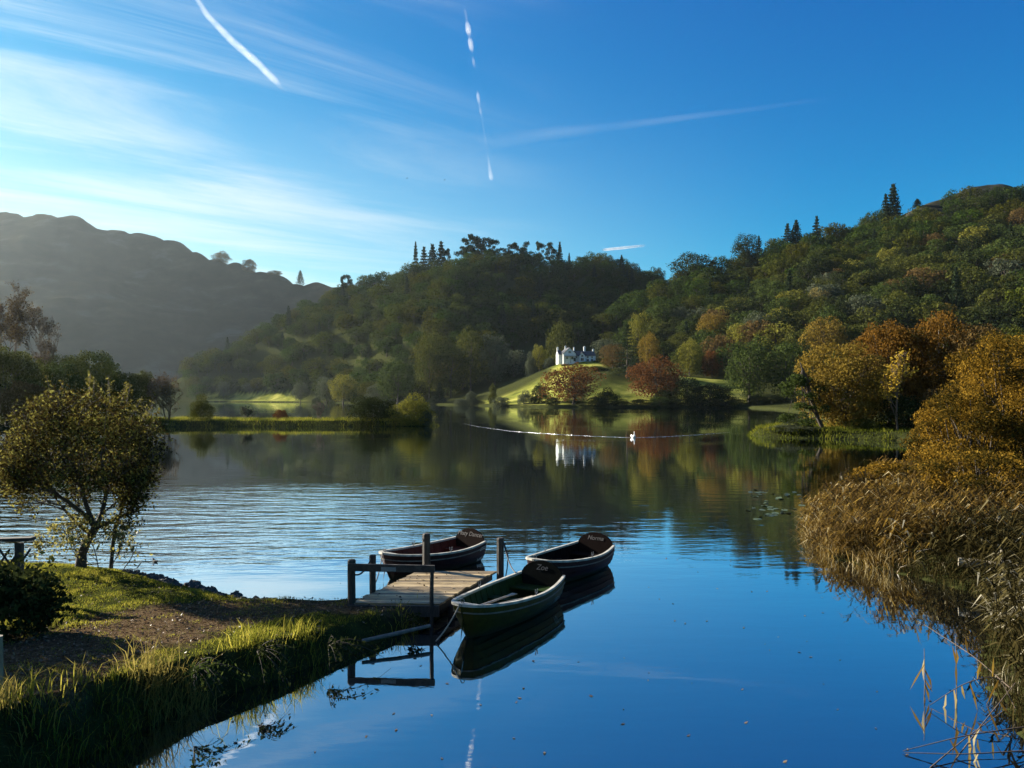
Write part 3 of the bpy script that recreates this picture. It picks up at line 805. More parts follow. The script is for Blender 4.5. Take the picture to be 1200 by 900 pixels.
# the low spit of land on the left, and the trees at its root
mid_tree(437, 107, 457, 56, 'bush2', 'dark green', 'dense dark round shrub near the end of the low spit', 'spit_shrub')
mid_tree(484, 104.7, 458, 44, 'bush0', 'yellow green', 'golden green shrub at the very tip of the low spit', 'spit_shrub')
mid_tree(498, 104.5, 478, 18, 'bush1', 'grey green', 'small grey willow sprig at the water on the spit tip', 'spit_shrub')
mid_tree(330, 107, 476, 15, 'bush2', 'russet', 'tiny rust red bush alone on the low spit', 'spit_shrub')
mid_tree(236, 106, 459, 28, 'bush0', 'olive green', 'small olive bush on the spit right of the leafless tree', 'spit_shrub')
for u, d, top, w, sd_, n_, lb in [(374, 107, 466, 32, 5, 160, 'bare thorn bush on the spit left of the dark round shrub'), (288, 107, 473, 34, 6, 500, 'low straggly scrub on the spit between two bushes')]:
    x = (u - 600) / F * d; z = float(ground_z(x, d)[0])
    twiggy('thorn_bush', lb, (x, d, z), 4 - (top - H0) / F * d - z, w * d / F, sd_, 'grey green', n_, .22, .012, cat='shrub', maxd=5)
for u, d, top, w, sd_, n_, col, pale, lb in [
 (197, 104, 431, 44, 8, 900, 'brown', False, 'nearly leafless many stemmed tree at the root of the spit'),
 (18, 112, 326, 62, 9, 2600, 'brown', True, 'tallest thin brown birch at the left edge of the water'),
 (-6, 110, 340, 50, 10, 2400, 'brown', True, 'thin brown birch cut by the left edge of the view'),
 (50, 112, 348, 42, 12, 900, 'brown', True, 'bare birch standing right of the tallest thin birch')]:
    x = (u - 600) / F * d; z = float(ground_z(x, d)[0])
    twiggy('birch_tree' if pale else 'leafless_tree', lb, (x, d, z), 4 - (top - H0) / F * d - z, w * d / F, sd_, col, n_, .26, .016, pale, None, 'tree', 6, .35 if pale else .2, .42 if pale else .5)
mid_tree(165, 106, 429, 40, 'near3', 'olive green', 'olive tree left of the leafless tree behind the waterside bush')
mid_tree(112, 104, 408, 74, 'near1', 'yellow green', 'broad lime tinted tree above the top of the waterside bush')
mid_tree(140, 100, 430, 46, 'near4', 'olive green', 'olive low tree in front of the broad lime tinted tree')
mid_tree(66, 98, 420, 70, 'near0', 'mid green', 'green rounded tree under the bare birches')
mid_tree(78, 112, 412, 56, 'near2', 'olive green', 'olive tree between the bare birches and the lime tinted tree')
mid_tree(8, 92, 398, 84, 'near3', 'olive green', 'big olive brown tree at the left edge below the birches')
mid_tree(-60, 88, 390, 90, 'near1', 'olive green', 'olive tree just beyond the left edge of the view')
mid_tree(30, 86, 440, 60, 'near4', 'brown', 'low brown thicket tree on the left shore behind the bush')

# the thicket across the inlet on the right
mid_tree(990, 77.5, 397, 112, 'near1', 'golden', 'broad olive gold willow leaning over the inlet on the right', 'willow_tree', basev=509)
mid_tree(1012, 82, 408, 88, 'near4', 'brown', 'brown willow close behind the olive gold willow', 'willow_tree')
mid_tree(1042, 84, 366, 92, 'near3', 'orange brown', 'tall rusty orange tree in the middle of the right thicket')
sx_ = (1052 - 600) / F * 72.6; twiggy('autumn_sapling', 'bright yellow sapling glowing in front of the rusty orange tree', (sx_, 72.6, max(.1, float(ground_z(sx_, 72.6)[0]))), 10.0, 3.0, 15, 'vivid gold', 1100, .26, .014, True, None, 'tree', 5, .3, .42)
mid_tree(1100, 83, 358, 96, 'near0', 'orange brown', 'tall brown birch with a white stem right of the rusty orange tree', 'birch_tree', bark=M_BARK_PALE)
mid_tree(1150, 80, 376, 96, 'near1', 'brown', 'broad brown green tree at the right of the thicket')
mid_tree(1200, 84, 372, 96, 'near4', 'olive green', 'olive tree behind the golden bush at the right edge')
mid_tree(1120, 74, 440, 90, 'bush1', 'brown', 'low dark brown bush at the foot of the white stemmed birch', 'thicket_bush')
mid_tree(1060, 75, 452, 66, 'bush2', 'dark green', 'dark bush under the bright yellow sapling', 'thicket_bush')
mid_tree(930, 76.5, 494, 50, 'bush0', 'grey green', 'low sallow scrub at the tip of the right hand spit', 'sallow_bush')
mid_tree(1085, 73.5, 486, 70, 'bush1', 'brown', 'low brown scrub on the near edge of the right hand spit', 'thicket_bush')
mid_tree(1012, 75, 486, 44, 'bush2', 'olive green', 'low olive scrub under the willow on the right hand spit', 'thicket_bush')
# leaning alder over the water
rng_ = np.random.default_rng(77); S, T = [], []
b0 = P(968, 511, 76.5); b0[2] = .1
top = P(938, 425, 76.5); 
loc_ = b0
o = thing('leaning_tree', 'dark leaning tree reaching out over the water left of the willow', 'tree', tuple(b0))
line = [np.zeros(3), (top - b0) * .3 + [-.2, 0, 0], (top - b0) * .62 + [-.15, 0, 0], top - b0]
g = G(); tube(g, line, [.24, .19, .14, .06], 8)
lob = []
for i in range(26):
    t_ = rng_.uniform(.30, 1.0); q = (top - b0) * t_ + np.array([rng_.uniform(-2.9, 1.2), rng_.uniform(-1.6, 1.6), rng_.uniform(-2.6, 1.0) * (.6 if t_ > .7 else 1)])
    q[2] = max(q[2], .5)
    s0 = (top - b0) * rng_.uniform(.2, .95); tube(g, [s0, (s0 + q) / 2 + [0, 0, .2], q], [.06, .04, .012], 4, cap=False)
    lob.append((*q, rng_.uniform(.45, .95), rng_.uniform(.3, .6)))
g.obj('trunk', M_BARK, o, True)
g = G(); p_, n_ = crown_cloud(rng_, lob, 5200, .2, .7); leaves(g, p_, n_, .2, rng_, .7); g.obj('crown', LEAF['mid green'], o)
print('trees done')

# ------------------------------------------------------------------ the white house across the lake
M_WHITE = solid('white_render', (.66, .67, .66), (.50, .51, .50), 1.2, .9)
M_SLATE = solid('slate_roof', (.07, .075, .085), (.04, .043, .05), 3.0, .8)
M_GLASS = solid('dark_window_glass', (.01, .012, .015), (.008, .01, .012), 2, .15, spec=.6)
hx, hd = (675 - 600) / F * 378, 378.0
hz = float(ground_z(hx, hd)[0])
house = thing('white_house', 'large white gabled house with tall chimneys on the slope across the lake', 'house', (hx, hd, hz), math.radians(11), None, (1.02, 1, .86))
def gable(x0, x1, y0, y1, e, r, along='y', tint=.5):
    """walls of one wing: box to the eaves and its two gable ends; ridge runs along y (gable faces us) or along x"""
    w = G(); rf = G(); o_ = .35
    box(w, ((x0 + x1) / 2, (y0 + y1) / 2, e / 2 - .75), (x1 - x0, y1 - y0, e + 1.5))
    xm, ym = (x0 + x1) / 2, (y0 + y1) / 2
    if along == 'y':
        for y in (y0, y1): w.add([(x0, y, e), (x1, y, e), (xm, y, r)], t=[[0, 1, 2]])
        for sx, xa in ((-1, x0), (1, x1)):
            k = (r - e) / abs(xm - xa); ex = xa + sx * o_; ez = e - k * o_
            rf.add([(ex, y0 - o_, ez + .02), (ex, y1 + o_, ez + .02), (xm, y1 + o_, r + .02), (xm, y0 - o_, r + .02),
                    (ex, y0 - o_, ez + .3), (ex, y1 + o_, ez + .3), (xm, y1 + o_, r + .3), (xm, y0 - o_, r + .3)],
                   q=[[0, 3, 2, 1], [4, 5, 6, 7], [0, 1, 5, 4], [3, 7, 6, 2], [0, 4, 7, 3], [1, 2, 6, 5]])
    else:
        for x in (x0, x1): w.add([(x, y0, e), (x, y1, e), (x, ym, r)], t=[[0, 1, 2]])
        for sy, ya in ((-1, y0), (1, y1)):
            k = (r - e) / abs(ym - ya); ey = ya + sy * o_; ez = e - k * o_
            rf.add([(x0 - o_ * .2, ey, ez + .02), (x1 + o_ * .2, ey, ez + .02), (x1 + o_ * .2, ym, r + .02), (x0 - o_ * .2, ym, r + .02),
                    (x0 - o_ * .2, ey, ez + .3), (x1 + o_ * .2, ey, ez + .3), (x1 + o_ * .2, ym, r + .3), (x0 - o_ * .2, ym, r + .3)],
                   q=[[0, 3, 2, 1], [4, 5, 6, 7], [0, 1, 5, 4], [3, 7, 6, 2], [0, 4, 7, 3], [1, 2, 6, 5]])
    return w, rf
roof_first = None
for (x0, x1, y0, y1, e, r, al) in [(-7.4, -1.2, -4.2, 4, 4.4, 7.6, 'y'), (-1.2, 9.2, -2.2, 3.6, 3.6, 6.0, 'x'), (.6, 3.6, -3.6, -2.2, 3.3, 5.0, 'y'), (-9.2, -7.4, -1.5, 3.0, 4.2, 6.4, 'x')]:
    w, rf = gable(x0, x1, y0, y1, e, r, al)
    w.obj('wall', M_WHITE, house); q = rf.obj('roof', M_SLATE, house); roof_first = roof_first or q
for x, y, h_, s in [(-8.9, .8, 7.8, .8), (-4.6, 2.5, 8.7, .65), (-.7, 1.0, 7.9, .65), (4.4, .7, 8.4, .85), (8.8, .7, 7.0, .7)]:
    c = G(); box(c, (x, y, h_ / 2), (s, s * .8, h_)); box(c, (x, y, h_ + .1), (s * 1.25, s * 1.05, .2))
    for k in (-.22, .22): tube(c, [(x + k * s, y, h_ + .2), (x + k * s, y, h_ + .65)], .13, 8)
    c.obj('chimney', M_WHITE, roof_first)
for x, y, z, w_, h_ in [(-4.3, -4.2, 5.3, 1.3, 1.3), (-5.6, -4.2, 1.9, 1.1, 1.5), (-3.0, -4.2, 1.9, 1.1, 1.5), (2.1, -3.6, 3.2, 1.0, 1.3), (2.1, -3.6, 1.2, 1.6, 1.6), (-.4, -2.2, 2.6, .9, 1.2), (5.2, -2.2, 2.6, 1.0, 1.2), (7.4, -2.2, 2.6, 1.0, 1.2), (5.2, -2.2, .9, 1.3, 1.3), (7.4, -2.2, .9, 1.3, 1.3)]:
    f = G()
    for k in (-1, 1): box(f, (x + k * w_ / 2, y - .04, z), (.12, .1, h_ + .12)); box(f, (x, y - .04, z + k * h_ / 2), (w_ - .12, .1, .12))
    box(f, (x, y - .035, z), (.06, .06, h_ - .12))
    wf = f.obj('window', M_WHITE, house)
    p_ = G(); box(p_, (x, y - .012, z), (w_ - .12, .02, h_ - .12)); p_.obj('pane', M_GLASS, wf)
d_ = G(); box(d_, (-1.9, -4.22, 1.0), (.95, .06, 2.0)); d_.obj('door', solid('dark_door', (.03, .05, .04), None, 5), house)
v_ = G(); box(v_, (-4.3, -5.0, 2.9), (5.6, 1.5, .14)); [box(v_, (-4.3 + k * 2.6, -5.6, .9), (.14, .14, 3.86)) for k in (-1, 0, 1)]
v_.obj('porch', M_SLATE, house)

# ------------------------------------------------------------------ the jetty
M_DECK = None
def deck_mat():
    nt = NT('weathered_deck_boards'); b = nt.n('ShaderNodeBsdfPrincipled', i_Roughness=.6)
    a = nt.n('ShaderNodeAttribute', attribute_name='tint')
    geo = nt.n('ShaderNodeNewGeometry')
    mp = nt.n('ShaderNodeMapping'); mp.inputs['Scale'].default_value = (1.2, 14, 14); nt.l(geo.outputs['Position'], mp.inputs[0])
    nz = nt.n('ShaderNodeTexNoise', i_Scale=3.0, i_Detail=6.0, i_Roughness=.65); nt.l(mp.outputs[0], nz.inputs[0])
    c1 = ramp(nt, [(0, (.14, .10, .05)), (.5, (.32, .24, .12)), (1, (.50, .39, .21))], a.outputs['Fac'])
    c2 = mixc(nt, 1.0, c1, ramp(nt, [(.35, (.35, .33, .3)), (.6, (1.1, 1.05, 1.0))], nz.outputs[0]), 'MULTIPLY')
    nt.l(c2, b.inputs['Base Color'])
    bp = nt.n('ShaderNodeBump', i_Strength=.5, i_Distance=.01); nt.l(nz.outputs[0], bp.inputs['Height']); nt.l(bp.outputs[0], b.inputs['Normal'])
    nt.l(b.outputs[0], nt.out.inputs[0]); return nt.m
M_DECK = deck_mat()
M_POST = solid('dark_wet_timber', (.05, .042, .034), (.02, .018, .015), 9, .75, .6, stretch=(3, 3, .6))
M_RAIL = solid('rail_timber', (.06, .05, .04), (.025, .02, .017), 9, .75, .5)
M_PLATE = solid('small_sign_plate', (.22, .22, .2), (.15, .15, .14), 30, .6)
NL, NR = np.array([-2.86, 13.56]), np.array([-1.30, 13.50])
FL, FR = np.array([-1.95, 16.05]), np.array([-.34, 16.05])
DZ = .36
jet = thing('jetty', 'short wooden boat jetty with rough posts and a single rail at the grassy bank', 'jetty', (NL[0], NL[1], 0))
O3 = np.array([NL[0], NL[1], 0])
g = G(); nb = 21
for i in range(nb):
    a0, a1 = i / nb + .0022, (i + 1) / nb - .0022
    A = NL + (FL - NL) * a0; B = NR + (FR - NR) * a0; C_ = NR + (FR - NR) * a1; D = NL + (FL - NL) * a1
    w_ = (B - A) / np.linalg.norm(B - A)
    e0, e1 = RNG.uniform(-.025, .03), RNG.uniform(-.025, .03)
    z1 = DZ + RNG.uniform(-.004, .004)
    pts = [A - w_ * e0, B + w_ * e1, C_ + w_ * e1, D - w_ * e0]
    v = [(*p, z1 - .035) for p in pts] + [(*p, z1) for p in pts]
    g.add(np.array(v) - O3, q=[[0,3,2,1],[4,5,6,7],[0,1,5,4],[1,2,6,5],[2,3,7,6],[3,0,4,7]], tint=RNG.uniform(0, 1))
g.obj('deck', M_DECK, jet)
g = G()
for f in (.06, .5, .94):
    a = NL + (NR - NL) * f; b = FL + (FR - FL) * f
    dd = b - a; L_ = np.linalg.norm(dd); th = math.atan2(dd[1], dd[0])
    c = (a + b) / 2
    box(g, (c[0] - O3[0], c[1] - O3[1], DZ - .11), (L_ * .985, .07, .14), rotz(th))
g.obj('beam', M_POST, jet)
def post(p, z0, z1, w, lean=(0, 0), par=jet, o=O3, mat=M_POST, seed=0):
    r_ = np.random.default_rng(seed); g = G()
    k = 7; zs = np.linspace(z0, z1, k)
    n = 8; th = np.linspace(0, 2 * np.pi, n, endpoint=False) + .39
    prof = np.stack([np.cos(th), np.sin(th)], 1) / np.max(np.abs(np.stack([np.cos(th), np.sin(th)], 1)), axis=1, keepdims=True) ** .7
    rings = []
    for z in zs:
        rr = prof * w / 2 * (1 + .05 * r_.normal(size=(n, 1)))
        t = (z - z0) / (z1 - z0)
        rings.append(np.concatenate([rr + np.array([p[0] - o[0] + lean[0] * t, p[1] - o[1] + lean[1] * t]), np.full((n, 1), z)], 1))
    rings.append(np.concatenate([rings[-1][:, :2] * 1, np.full((n, 1), z1)], 1) * 1)
    cen = rings[-2].mean(0); rings[-1] = cen + (rings[-2] - cen) * .72 + np.array([0, 0, w * .16])
    v = np.concatenate(rings); k = len(rings)
    i = np.arange(k - 1)[:, None] * n; j = np.arange(n)[None]; jn = (j + 1) % n
    q = np.stack([i + j, i + jn, i + n + jn, i + n + j], -1).reshape(-1, 4)
    g.add(v, q=q)
    g.add(np.concatenate([rings[-1], rings[-1].mean(0)[None]]), t=[[x, (x + 1) % n, n] for x in range(n)])
    return g.obj('post', mat, par)
PT = [((-2.84, 13.6), -.4, 1.10, .135), ((-2.62, 14.5), -1.6, 1.00, .12), ((-1.80, 16.15), -2.2, 1.10, .165), ((-.25, 15.95), -2.2, 1.05, .15), ((-1.41, 13.44), -.5, 1.02, .07)]
for i, (p, z0, z1, w) in enumerate(PT): post(p, z0, z1, w, (RNG.normal() * .01, RNG.normal() * .01), seed=i)
for p in ((-2.5, 14.9), (-.9, 14.5), (-1.1, 14.0)): post(p, -2.0, DZ - .18, .13, seed=9)
g = G(); a = np.array([-2.84, 13.52, 1.015]); b = np.array([-1.39, 13.385, .985])
dd = b - a; th = math.atan2(dd[1], dd[0])
box(g, (a + b) / 2 - O3, (1.54, .055, .125), rotz(th)); g.obj('rail', M_RAIL, jet)
g = G(); box(g, np.array([-2.16, 13.424, .985]) - O3, (.26, .008, .07), rotz(th)); pl = g.obj('sign_plate', M_PLATE, jet)
g = G(); box(g, np.array([(NL[0] + NR[0]) / 2, 13.46, .25]) - O3, (1.62, .05, .19), rotz(math.atan2(NR[1] - NL[1], NR[0] - NL[0]))); g.obj('end_board', M_POST, jet)

# ------------------------------------------------------------------ rowing boats
def grime(m):
    t = m.node_tree; b = next(n for n in t.nodes if n.type == 'BSDF_PRINCIPLED'); old = b.inputs['Base Color'].links[0].from_socket
    tc = t.nodes.new('ShaderNodeTexCoord'); sp_ = t.nodes.new('ShaderNodeSeparateXYZ'); t.links.new(tc.outputs['Object'], sp_.inputs[0])
    nz = t.nodes.new('ShaderNodeTexNoise'); nz.inputs['Scale'].default_value = 7; nz.inputs['Detail'].default_value = 8; t.links.new(tc.outputs['Object'], nz.inputs[0])
    ad = t.nodes.new('ShaderNodeMath'); ad.operation = 'MULTIPLY_ADD'; t.links.new(nz.outputs[0], ad.inputs[0]); ad.inputs[1].default_value = .16; t.links.new(sp_.outputs[2], ad.inputs[2])
    mr_ = t.nodes.new('ShaderNodeMapRange'); t.links.new(ad.outputs[0], mr_.inputs[0]); mr_.inputs[1].default_value = .24; mr_.inputs[2].default_value = .10
    mx_ = t.nodes.new('ShaderNodeMix'); mx_.data_type = 'RGBA'; t.links.new(mr_.outputs[0], mx_.inputs[0]); t.links.new(old, mx_.inputs[6]); mx_.inputs[7].default_value = (.035, .035, .018, 1)
    t.links.new(mx_.outputs[2], b.inputs['Base Color']); return m
def paint(name, c, c2=None, rough=.55, scale=6, spec=.12): return solid(name, c, c2 or tuple(x * .7 for x in c), scale, rough, .08, spec)
M_CREAM = paint('cream_gunwale_paint', (.50, .48, .41), (.26, .24, .20))
M_OAR = solid('oar_wood', (.5, .42, .32), (.3, .25, .18), 12, .55)
M_IRON = solid('galvanised_iron', (.22, .22, .22), (.1, .1, .1), 20, .45)
M_LETTER = paint('pale_lettering', (.17, .155, .145))
M_TRIM = paint('dull_rubbing_strake', (.16, .155, .13), (.09, .085, .07))
def text_mesh(s, size, mat, extr=.002, shear=.25):
    cu = bpy.data.curves.new('lettering', 'FONT'); cu.body = s; cu.size = size; cu.extrude = extr; cu.align_x = 'CENTER'; cu.shear = shear
    cu.offset = 0.0
    o = bpy.data.objects.new('lettering', cu); COL.objects.link(o)
    dg = bpy.context.evaluated_depsgraph_get(); dg.update()
    me = bpy.data.meshes.new_from_object(o.evaluated_get(dg)); bpy.data.objects.remove(o)
    me.materials.clear(); me.materials.append(mat); return me
def boat(label, bow, stern, L, B, m_out, m_in, m_back, name_text, name_size, number=None, m_num=None, arch=.26, oars=True, sheer_add=0.0, plaque=False):
    bow = np.array(bow, float); st = np.array(stern, float); dd = (st - bow) / np.linalg.norm(st - bow)
    root = thing('rowing_boat', label, 'rowing boat', (bow[0], bow[1], 0), math.atan2(dd[1], dd[0]), 'rowing boats moored round the jetty')
    def hb(t): return B * (1 - (1 - t) ** 2.3) ** .44 * (1 - .30 * max(0, t - .55) ** 1.6 / .45 ** 1.6) + .012
    def sheer(t): return .40 + sheer_add + .20 * (1 - t) ** 2.2 + .09 * t ** 3
    def keel(t): return -.16 + .10 * (1 - t) ** 6 + .05 * t ** 4
    def pt(t, s, off=0.0, side=1):
        b = hb(t); k = keel(t); h = sheer(t)
        y = b * (1 - (1 - s) ** (1.2 + 1.3 * t)) ** (.80) * (.90 + .10 * s)
        z = k + (h - k) * s ** 1.45
        x = t * L + (1 - s) * .30 * (1 - t) ** 4 - .12 * s * t ** 6 * 0
        return np.array([x, side * max(y + off, .004 if off >= 0 else .001), z])
    ts = np.linspace(0, 1, 29) ** 1.12; NS = 7
    out, inn = G(), G()
    for side in (1, -1):
        rows = []
        for j in range(NS):
            rows.append([pt(t, j / NS, .016 * min(1, t * 12), side) for t in ts]); rows.append([pt(t, (j + 1) / NS, 0.0, side) for t in ts])
        R = np.array(rows); nr, nt_ = R.shape[:2]
        i = np.arange(nr - 1)[:, None] * nt_; j = np.arange(nt_ - 1)[None]
        q = np.stack([i + j, i + j + 1, i + nt_ + j + 1, i + nt_ + j], -1).reshape(-1, 4)
        out.add(R.reshape(-1, 3), q=q if side < 0 else q[:, ::-1], tint=.5)
        R = np.array([[pt(t, s, -.022, side) + np.array([0, 0, .018 * (1 - s)]) for t in ts] for s in np.linspace(0, 1, 12)]); nr = 12
        i = np.arange(nr - 1)[:, None] * nt_; q = np.stack([i + j, i + j + 1, i + nt_ + j + 1, i + nt_ + j], -1).reshape(-1, 4)
        inn.add(R.reshape(-1, 3), q=q[:, ::-1] if side < 0 else q)
    ss = np.linspace(0, 1, 12)                                       # transom
    for off, g_, x_ in ((.0, out, 0.0), (-.02, inn, -.03)):
        pr = [pt(1, s, off, 1) + np.array([x_, 0, 0]) for s in ss]; pl_ = [pt(1, s, off, -1) + np.array([x_, 0, 0]) for s in ss]
        v = np.array(pr + pl_); q = [[k, k + 1, 12 + k + 1, 12 + k] for k in range(11)]
        g_.add(v, q=q if x_ == 0 else [a[::-1] for a in q])
    hull = out.obj('hull', m_out, root); inn.obj('lining', m_in, root)
    g = G()                                                          # stem and keel
    line = [pt(0, s) * [1, 0, 1] - [.012, 0, 0] for s in np.linspace(1.04, 0, 7)] + [np.array([t * L + .3 * (1 - t) ** 4, 0, keel(t) - .015]) for t in np.linspace(.1, 1, 8)]
    tube(g, line, .022, 6); g.obj('keel', m_out, root, True)
    def strip(ds, w0, w1, zt, zb, mat, nm, upto=1.0):
        g = G(); tt = np.linspace(0, 1, 33) ** 1.15 * upto
        for side in (1, -1):
            v = []
            for t in tt:
                p = pt(t, ds, 0, side); a = max(abs(p[1]) - w0, .0); b = abs(p[1]) + w1
                v += [(p[0], side * a, p[2] + zb), (p[0], side * b, p[2] + zb), (p[0], side * b, p[2] + zt), (p[0], side * a, p[2] + zt)]
            v = np.array(v); n = len(tt); i = np.arange(n - 1)[:, None] * 4; j = np.arange(4)[None]; jn = (j + 1) % 4
            q = np.stack([i + j, i + jn, i + 4 + jn, i + 4 + j], -1).reshape(-1, 4)
            g.add(v, q=q[:, ::-1] if side > 0 else q); e = (n - 1) * 4
            g.add(v[e:e + 4], q=[[0, 1, 2, 3]])
        if nm == 'gunwale':
            v = [pt(t, 1, .0, sd) + np.array([0, 0, .021]) for t in (0, .02, .045, .075) for sd in (1, -1)]   # breasthook
            g.add(v, q=[[0, 2, 3, 1], [2, 4, 5, 3], [4, 6, 7, 5]])
        return g.obj(nm, mat, root)
    strip(1.0, .035, .022, .022, -.020, M_CREAM, 'gunwale', 1.0)
    strip(.86, -.004, .024, .012, -.012, M_TRIM, 'rubbing_strake')
    def thwart(t, z, dep, mat, nm='seat'):
        b = hb(t) * (.86 if t < .5 else .9); g = G(); box(g, (t * L, 0, z), (dep, 2 * b - .04, .03)); return g.obj(nm, mat, root)
    thwart(.36, .23, .22, m_in); thwart(.62, .23, .22, m_in)
    g = G(); t0, t1 = .845, .985
    z = .25; b0_, b1_ = hb(t0) * .9, hb(t1) * .86
    g.add([(t0*L, -b0_, z), (t1*L, -b1_, z), (t1*L, b1_, z), (t0*L, b0_, z), (t0*L, -b0_, z+.03), (t1*L, -b1_, z+.03), (t1*L, b1_, z+.03), (t0*L, b0_, z+.03)], q=[[0,3,2,1],[4,5,6,7],[0,1,5,4],[1,2,6,5],[2,3,7,6],[3,0,4,7]])
    g.obj('seat', m_in, root)
    g = G()                                                          # steamed ribs inside the planking
    for t in np.linspace(.14, .9, 11):
        ln = [pt(t, s_, -.026, sd) + np.array([0, 0, .018 * (1 - s_)]) for sd, ss_ in ((-1, np.linspace(.95, .12, 9)), (1, np.linspace(.12, .95, 9))) for s_ in ss_]
        tube(g, ln, .011, 5, cap=False)
    g.obj('ribs', m_in, root)
    g = G()
    for k in range(-3, 4): box(g, (.52 * L, k * .10, -.055 + .006 * abs(k)), (.62 * L, .085, .016))
    g.obj('floor_boards', m_in, root)
    # arched back board across the stern
    tb = .965; b = hb(tb) - .03; h0 = sheer(tb) + .012; n = 17
    fr, bk = [], []
    for k in range(n):
        y = -b + 2 * b * k / (n - 1); zt = h0 + arch * max(0, 1 - (y / b) ** 2) ** .62
        ln = (zt - .26) * .16
        for lst, th in ((fr, 0), (bk, .028)): lst.append([(tb * L + th, y * .86, .27), (tb * L + th + ln, y, zt)])
    v = np.array(fr + bk).reshape(-1, 3); q = []
    for k in range(n - 1):
        a = 2 * k; q += [[a, a + 1, a + 3, a + 2], [2*n + a, 2*n + a + 2, 2*n + a + 3, 2*n + a + 1], [a + 1, 2*n + a + 1, 2*n + a + 3, a + 3]]
    g = G(); g.add(v, q=q); back = g.obj('back_board', m_back, root)
    me = text_mesh(name_text, name_size, M_LETTER)
    t_ = link('name_lettering', me, back)
    zt = h0 + arch * .50 - name_size * .3
    # lettering faces the bow and leans with the board
    ang_ = math.atan(.16)
    Rm = Matrix(((0, -math.sin(ang_) * -1, -math.cos(ang_)), (-1, 0, 0), (0, math.cos(ang_), math.sin(ang_)))).to_4x4()
    t_.matrix_local = Matrix.Translation((tb * L + (zt - .26) * .16 - .006, 0, zt)) @ Rm
    if number:
        me = text_mesh(number, .19, m_num, .003, 0)
        tn, s_ = .80, .60
        o_ = link('number_lettering', me, hull)
        side = -1
        p = pt(tn, s_, .022, side); px = pt(tn + .02, s_, .022, side) - pt(tn - .02, s_, .022, side); pz = pt(tn, s_ + .16, .022, side) - pt(tn, s_ - .16, .022, side)
        ex = Vector(px).normalized(); ey = Vector(pz); ey = (ey - ex * ey.dot(ex)).normalized(); ez = ex.cross(ey)
        # read from the starboard quarter: right hand of the reader is towards the stern
        o_.matrix_local = Matrix.Translation(Vector(p) + ez * .02) @ Matrix((ex, ey, ez)).transposed().to_4x4()
        if False: pass
    if plaque:
        g = G(); a = np.array([pt(t, s, .026, -1) for t, s in ((.90, .42), (.985, .42), (.985, .90), (.90, .90))]); g.add(a, q=[[0, 1, 2, 3]])
        g.obj('white_patch', M_CREAM, hull)
    for side in (1, -1):
        g = G(); p = pt(.52, 1, -.01, side); tube(g, [p + [0, 0, -.02], p + [0, 0, .05]], .012, 6)
        for s2 in (-1, 1): tube(g, [p + [0, 0, .05], p + [s2 * .035, 0, .07], p + [s2 * .04, 0, .13]], .009, 6)
        g.obj('rowlock', M_IRON, root)
    g = G(); th = np.linspace(0, 2 * np.pi, 13); p = np.array([.06, 0, sheer(0) + .03])
    tube(g, [p + [0, .035 * math.cos(a), .035 * math.sin(a) + .03] for a in th], .008, 6); g.obj('bow_ring', M_IRON, root)
    if oars:
        for k, y0 in enumerate((-.13, .10)):
            M4 = Matrix.Translation((bow[0], bow[1], 0)) @ Matrix.Rotation(math.atan2(dd[1], dd[0]), 4, 'Z')
            g = G(); pa = np.array([L * .13, y0 * .4, .44]); pb = np.array([L * .72, y0 * 1.8, .27])
            tube(g, [pa + (pb - pa) * f for f in (0, .06, .07, .75, .78)], [.016, .018, .024, .022, .02], 8)
            sh_ = G(); a = pa + (pb - pa) * .76; c = pb; w_ = np.array([0, .055, 0]); tk = np.array([0, 0, .008])
            sh_.add([a - w_*.4 - tk, a + w_*.4 - tk, c + w_ - tk, c - w_ - tk, a - w_*.4 + tk, a + w_*.4 + tk, c + w_ + tk, c - w_ + tk], q=[[0,3,2,1],[4,5,6,7],[0,1,5,4],[1,2,6,5],[2,3,7,6],[3,0,4,7]])
            o_ = thing('oar', OARLAB[name_text][k], 'oar', (0, 0, 0), 0, 'oars lying in the boats')
            o_.matrix_world = M4
            g.obj('shaft', M_OAR, o_, True); sh_.obj('oar_blade', M_OAR, o_)
    return root, pt, np.array([bow[0], bow[1], 0]), rotz(math.atan2(dd[1], dd[0])), L
OARLAB = {'Zoe': ['pale oar lying in the green boat, on the open water side', 'pale oar lying in the green boat, on the jetty side'],
          'Norma': ['oar lying in the dark boat farthest right, outer one', 'oar lying in the dark boat farthest right, inner one'],
          'Misty Dancer': ['oar in the red lined boat, on the jetty side', 'oar in the red lined boat, on the open lake side']}
M_OLIVE = paint('olive_green_paint', (.048, .045, .005), (.028, .027, .004)); M_GREEN = paint('green_inside_paint', (.016, .036, .007), (.009, .02, .005))
M_BLACKG = paint('black_green_board', (.006, .007, .006), rough=.9, spec=.03); M_MAROON = paint('dark_maroon_paint', (.022, .007, .006)); M_REDIN = paint('red_brown_inside', (.10, .022, .012), (.06, .013, .008))
M_DKBR = paint('dark_varnish', (.010, .006, .005), rough=.9, spec=.03); M_NUM = paint('faded_number_paint', (.20, .26, .22))
grime(M_OLIVE); grime(M_MAROON)
bz = boat('olive green rowing boat beside the jetty, nearest of the three, bow towards the bank', (-.84, 12.52), (.60, 15.2), 3.08, .64, M_OLIVE, M_GREEN, M_BLACKG, 'Zoe', .15, '10', M_NUM)
bn = boat('dark rowing boat with black inside, farthest from the jetty on the open water', (.45, 16.0), (1.96, 18.3), 2.86, .66, M_MAROON, M_DKBR, M_DKBR, 'Norma', .145, oars=False)
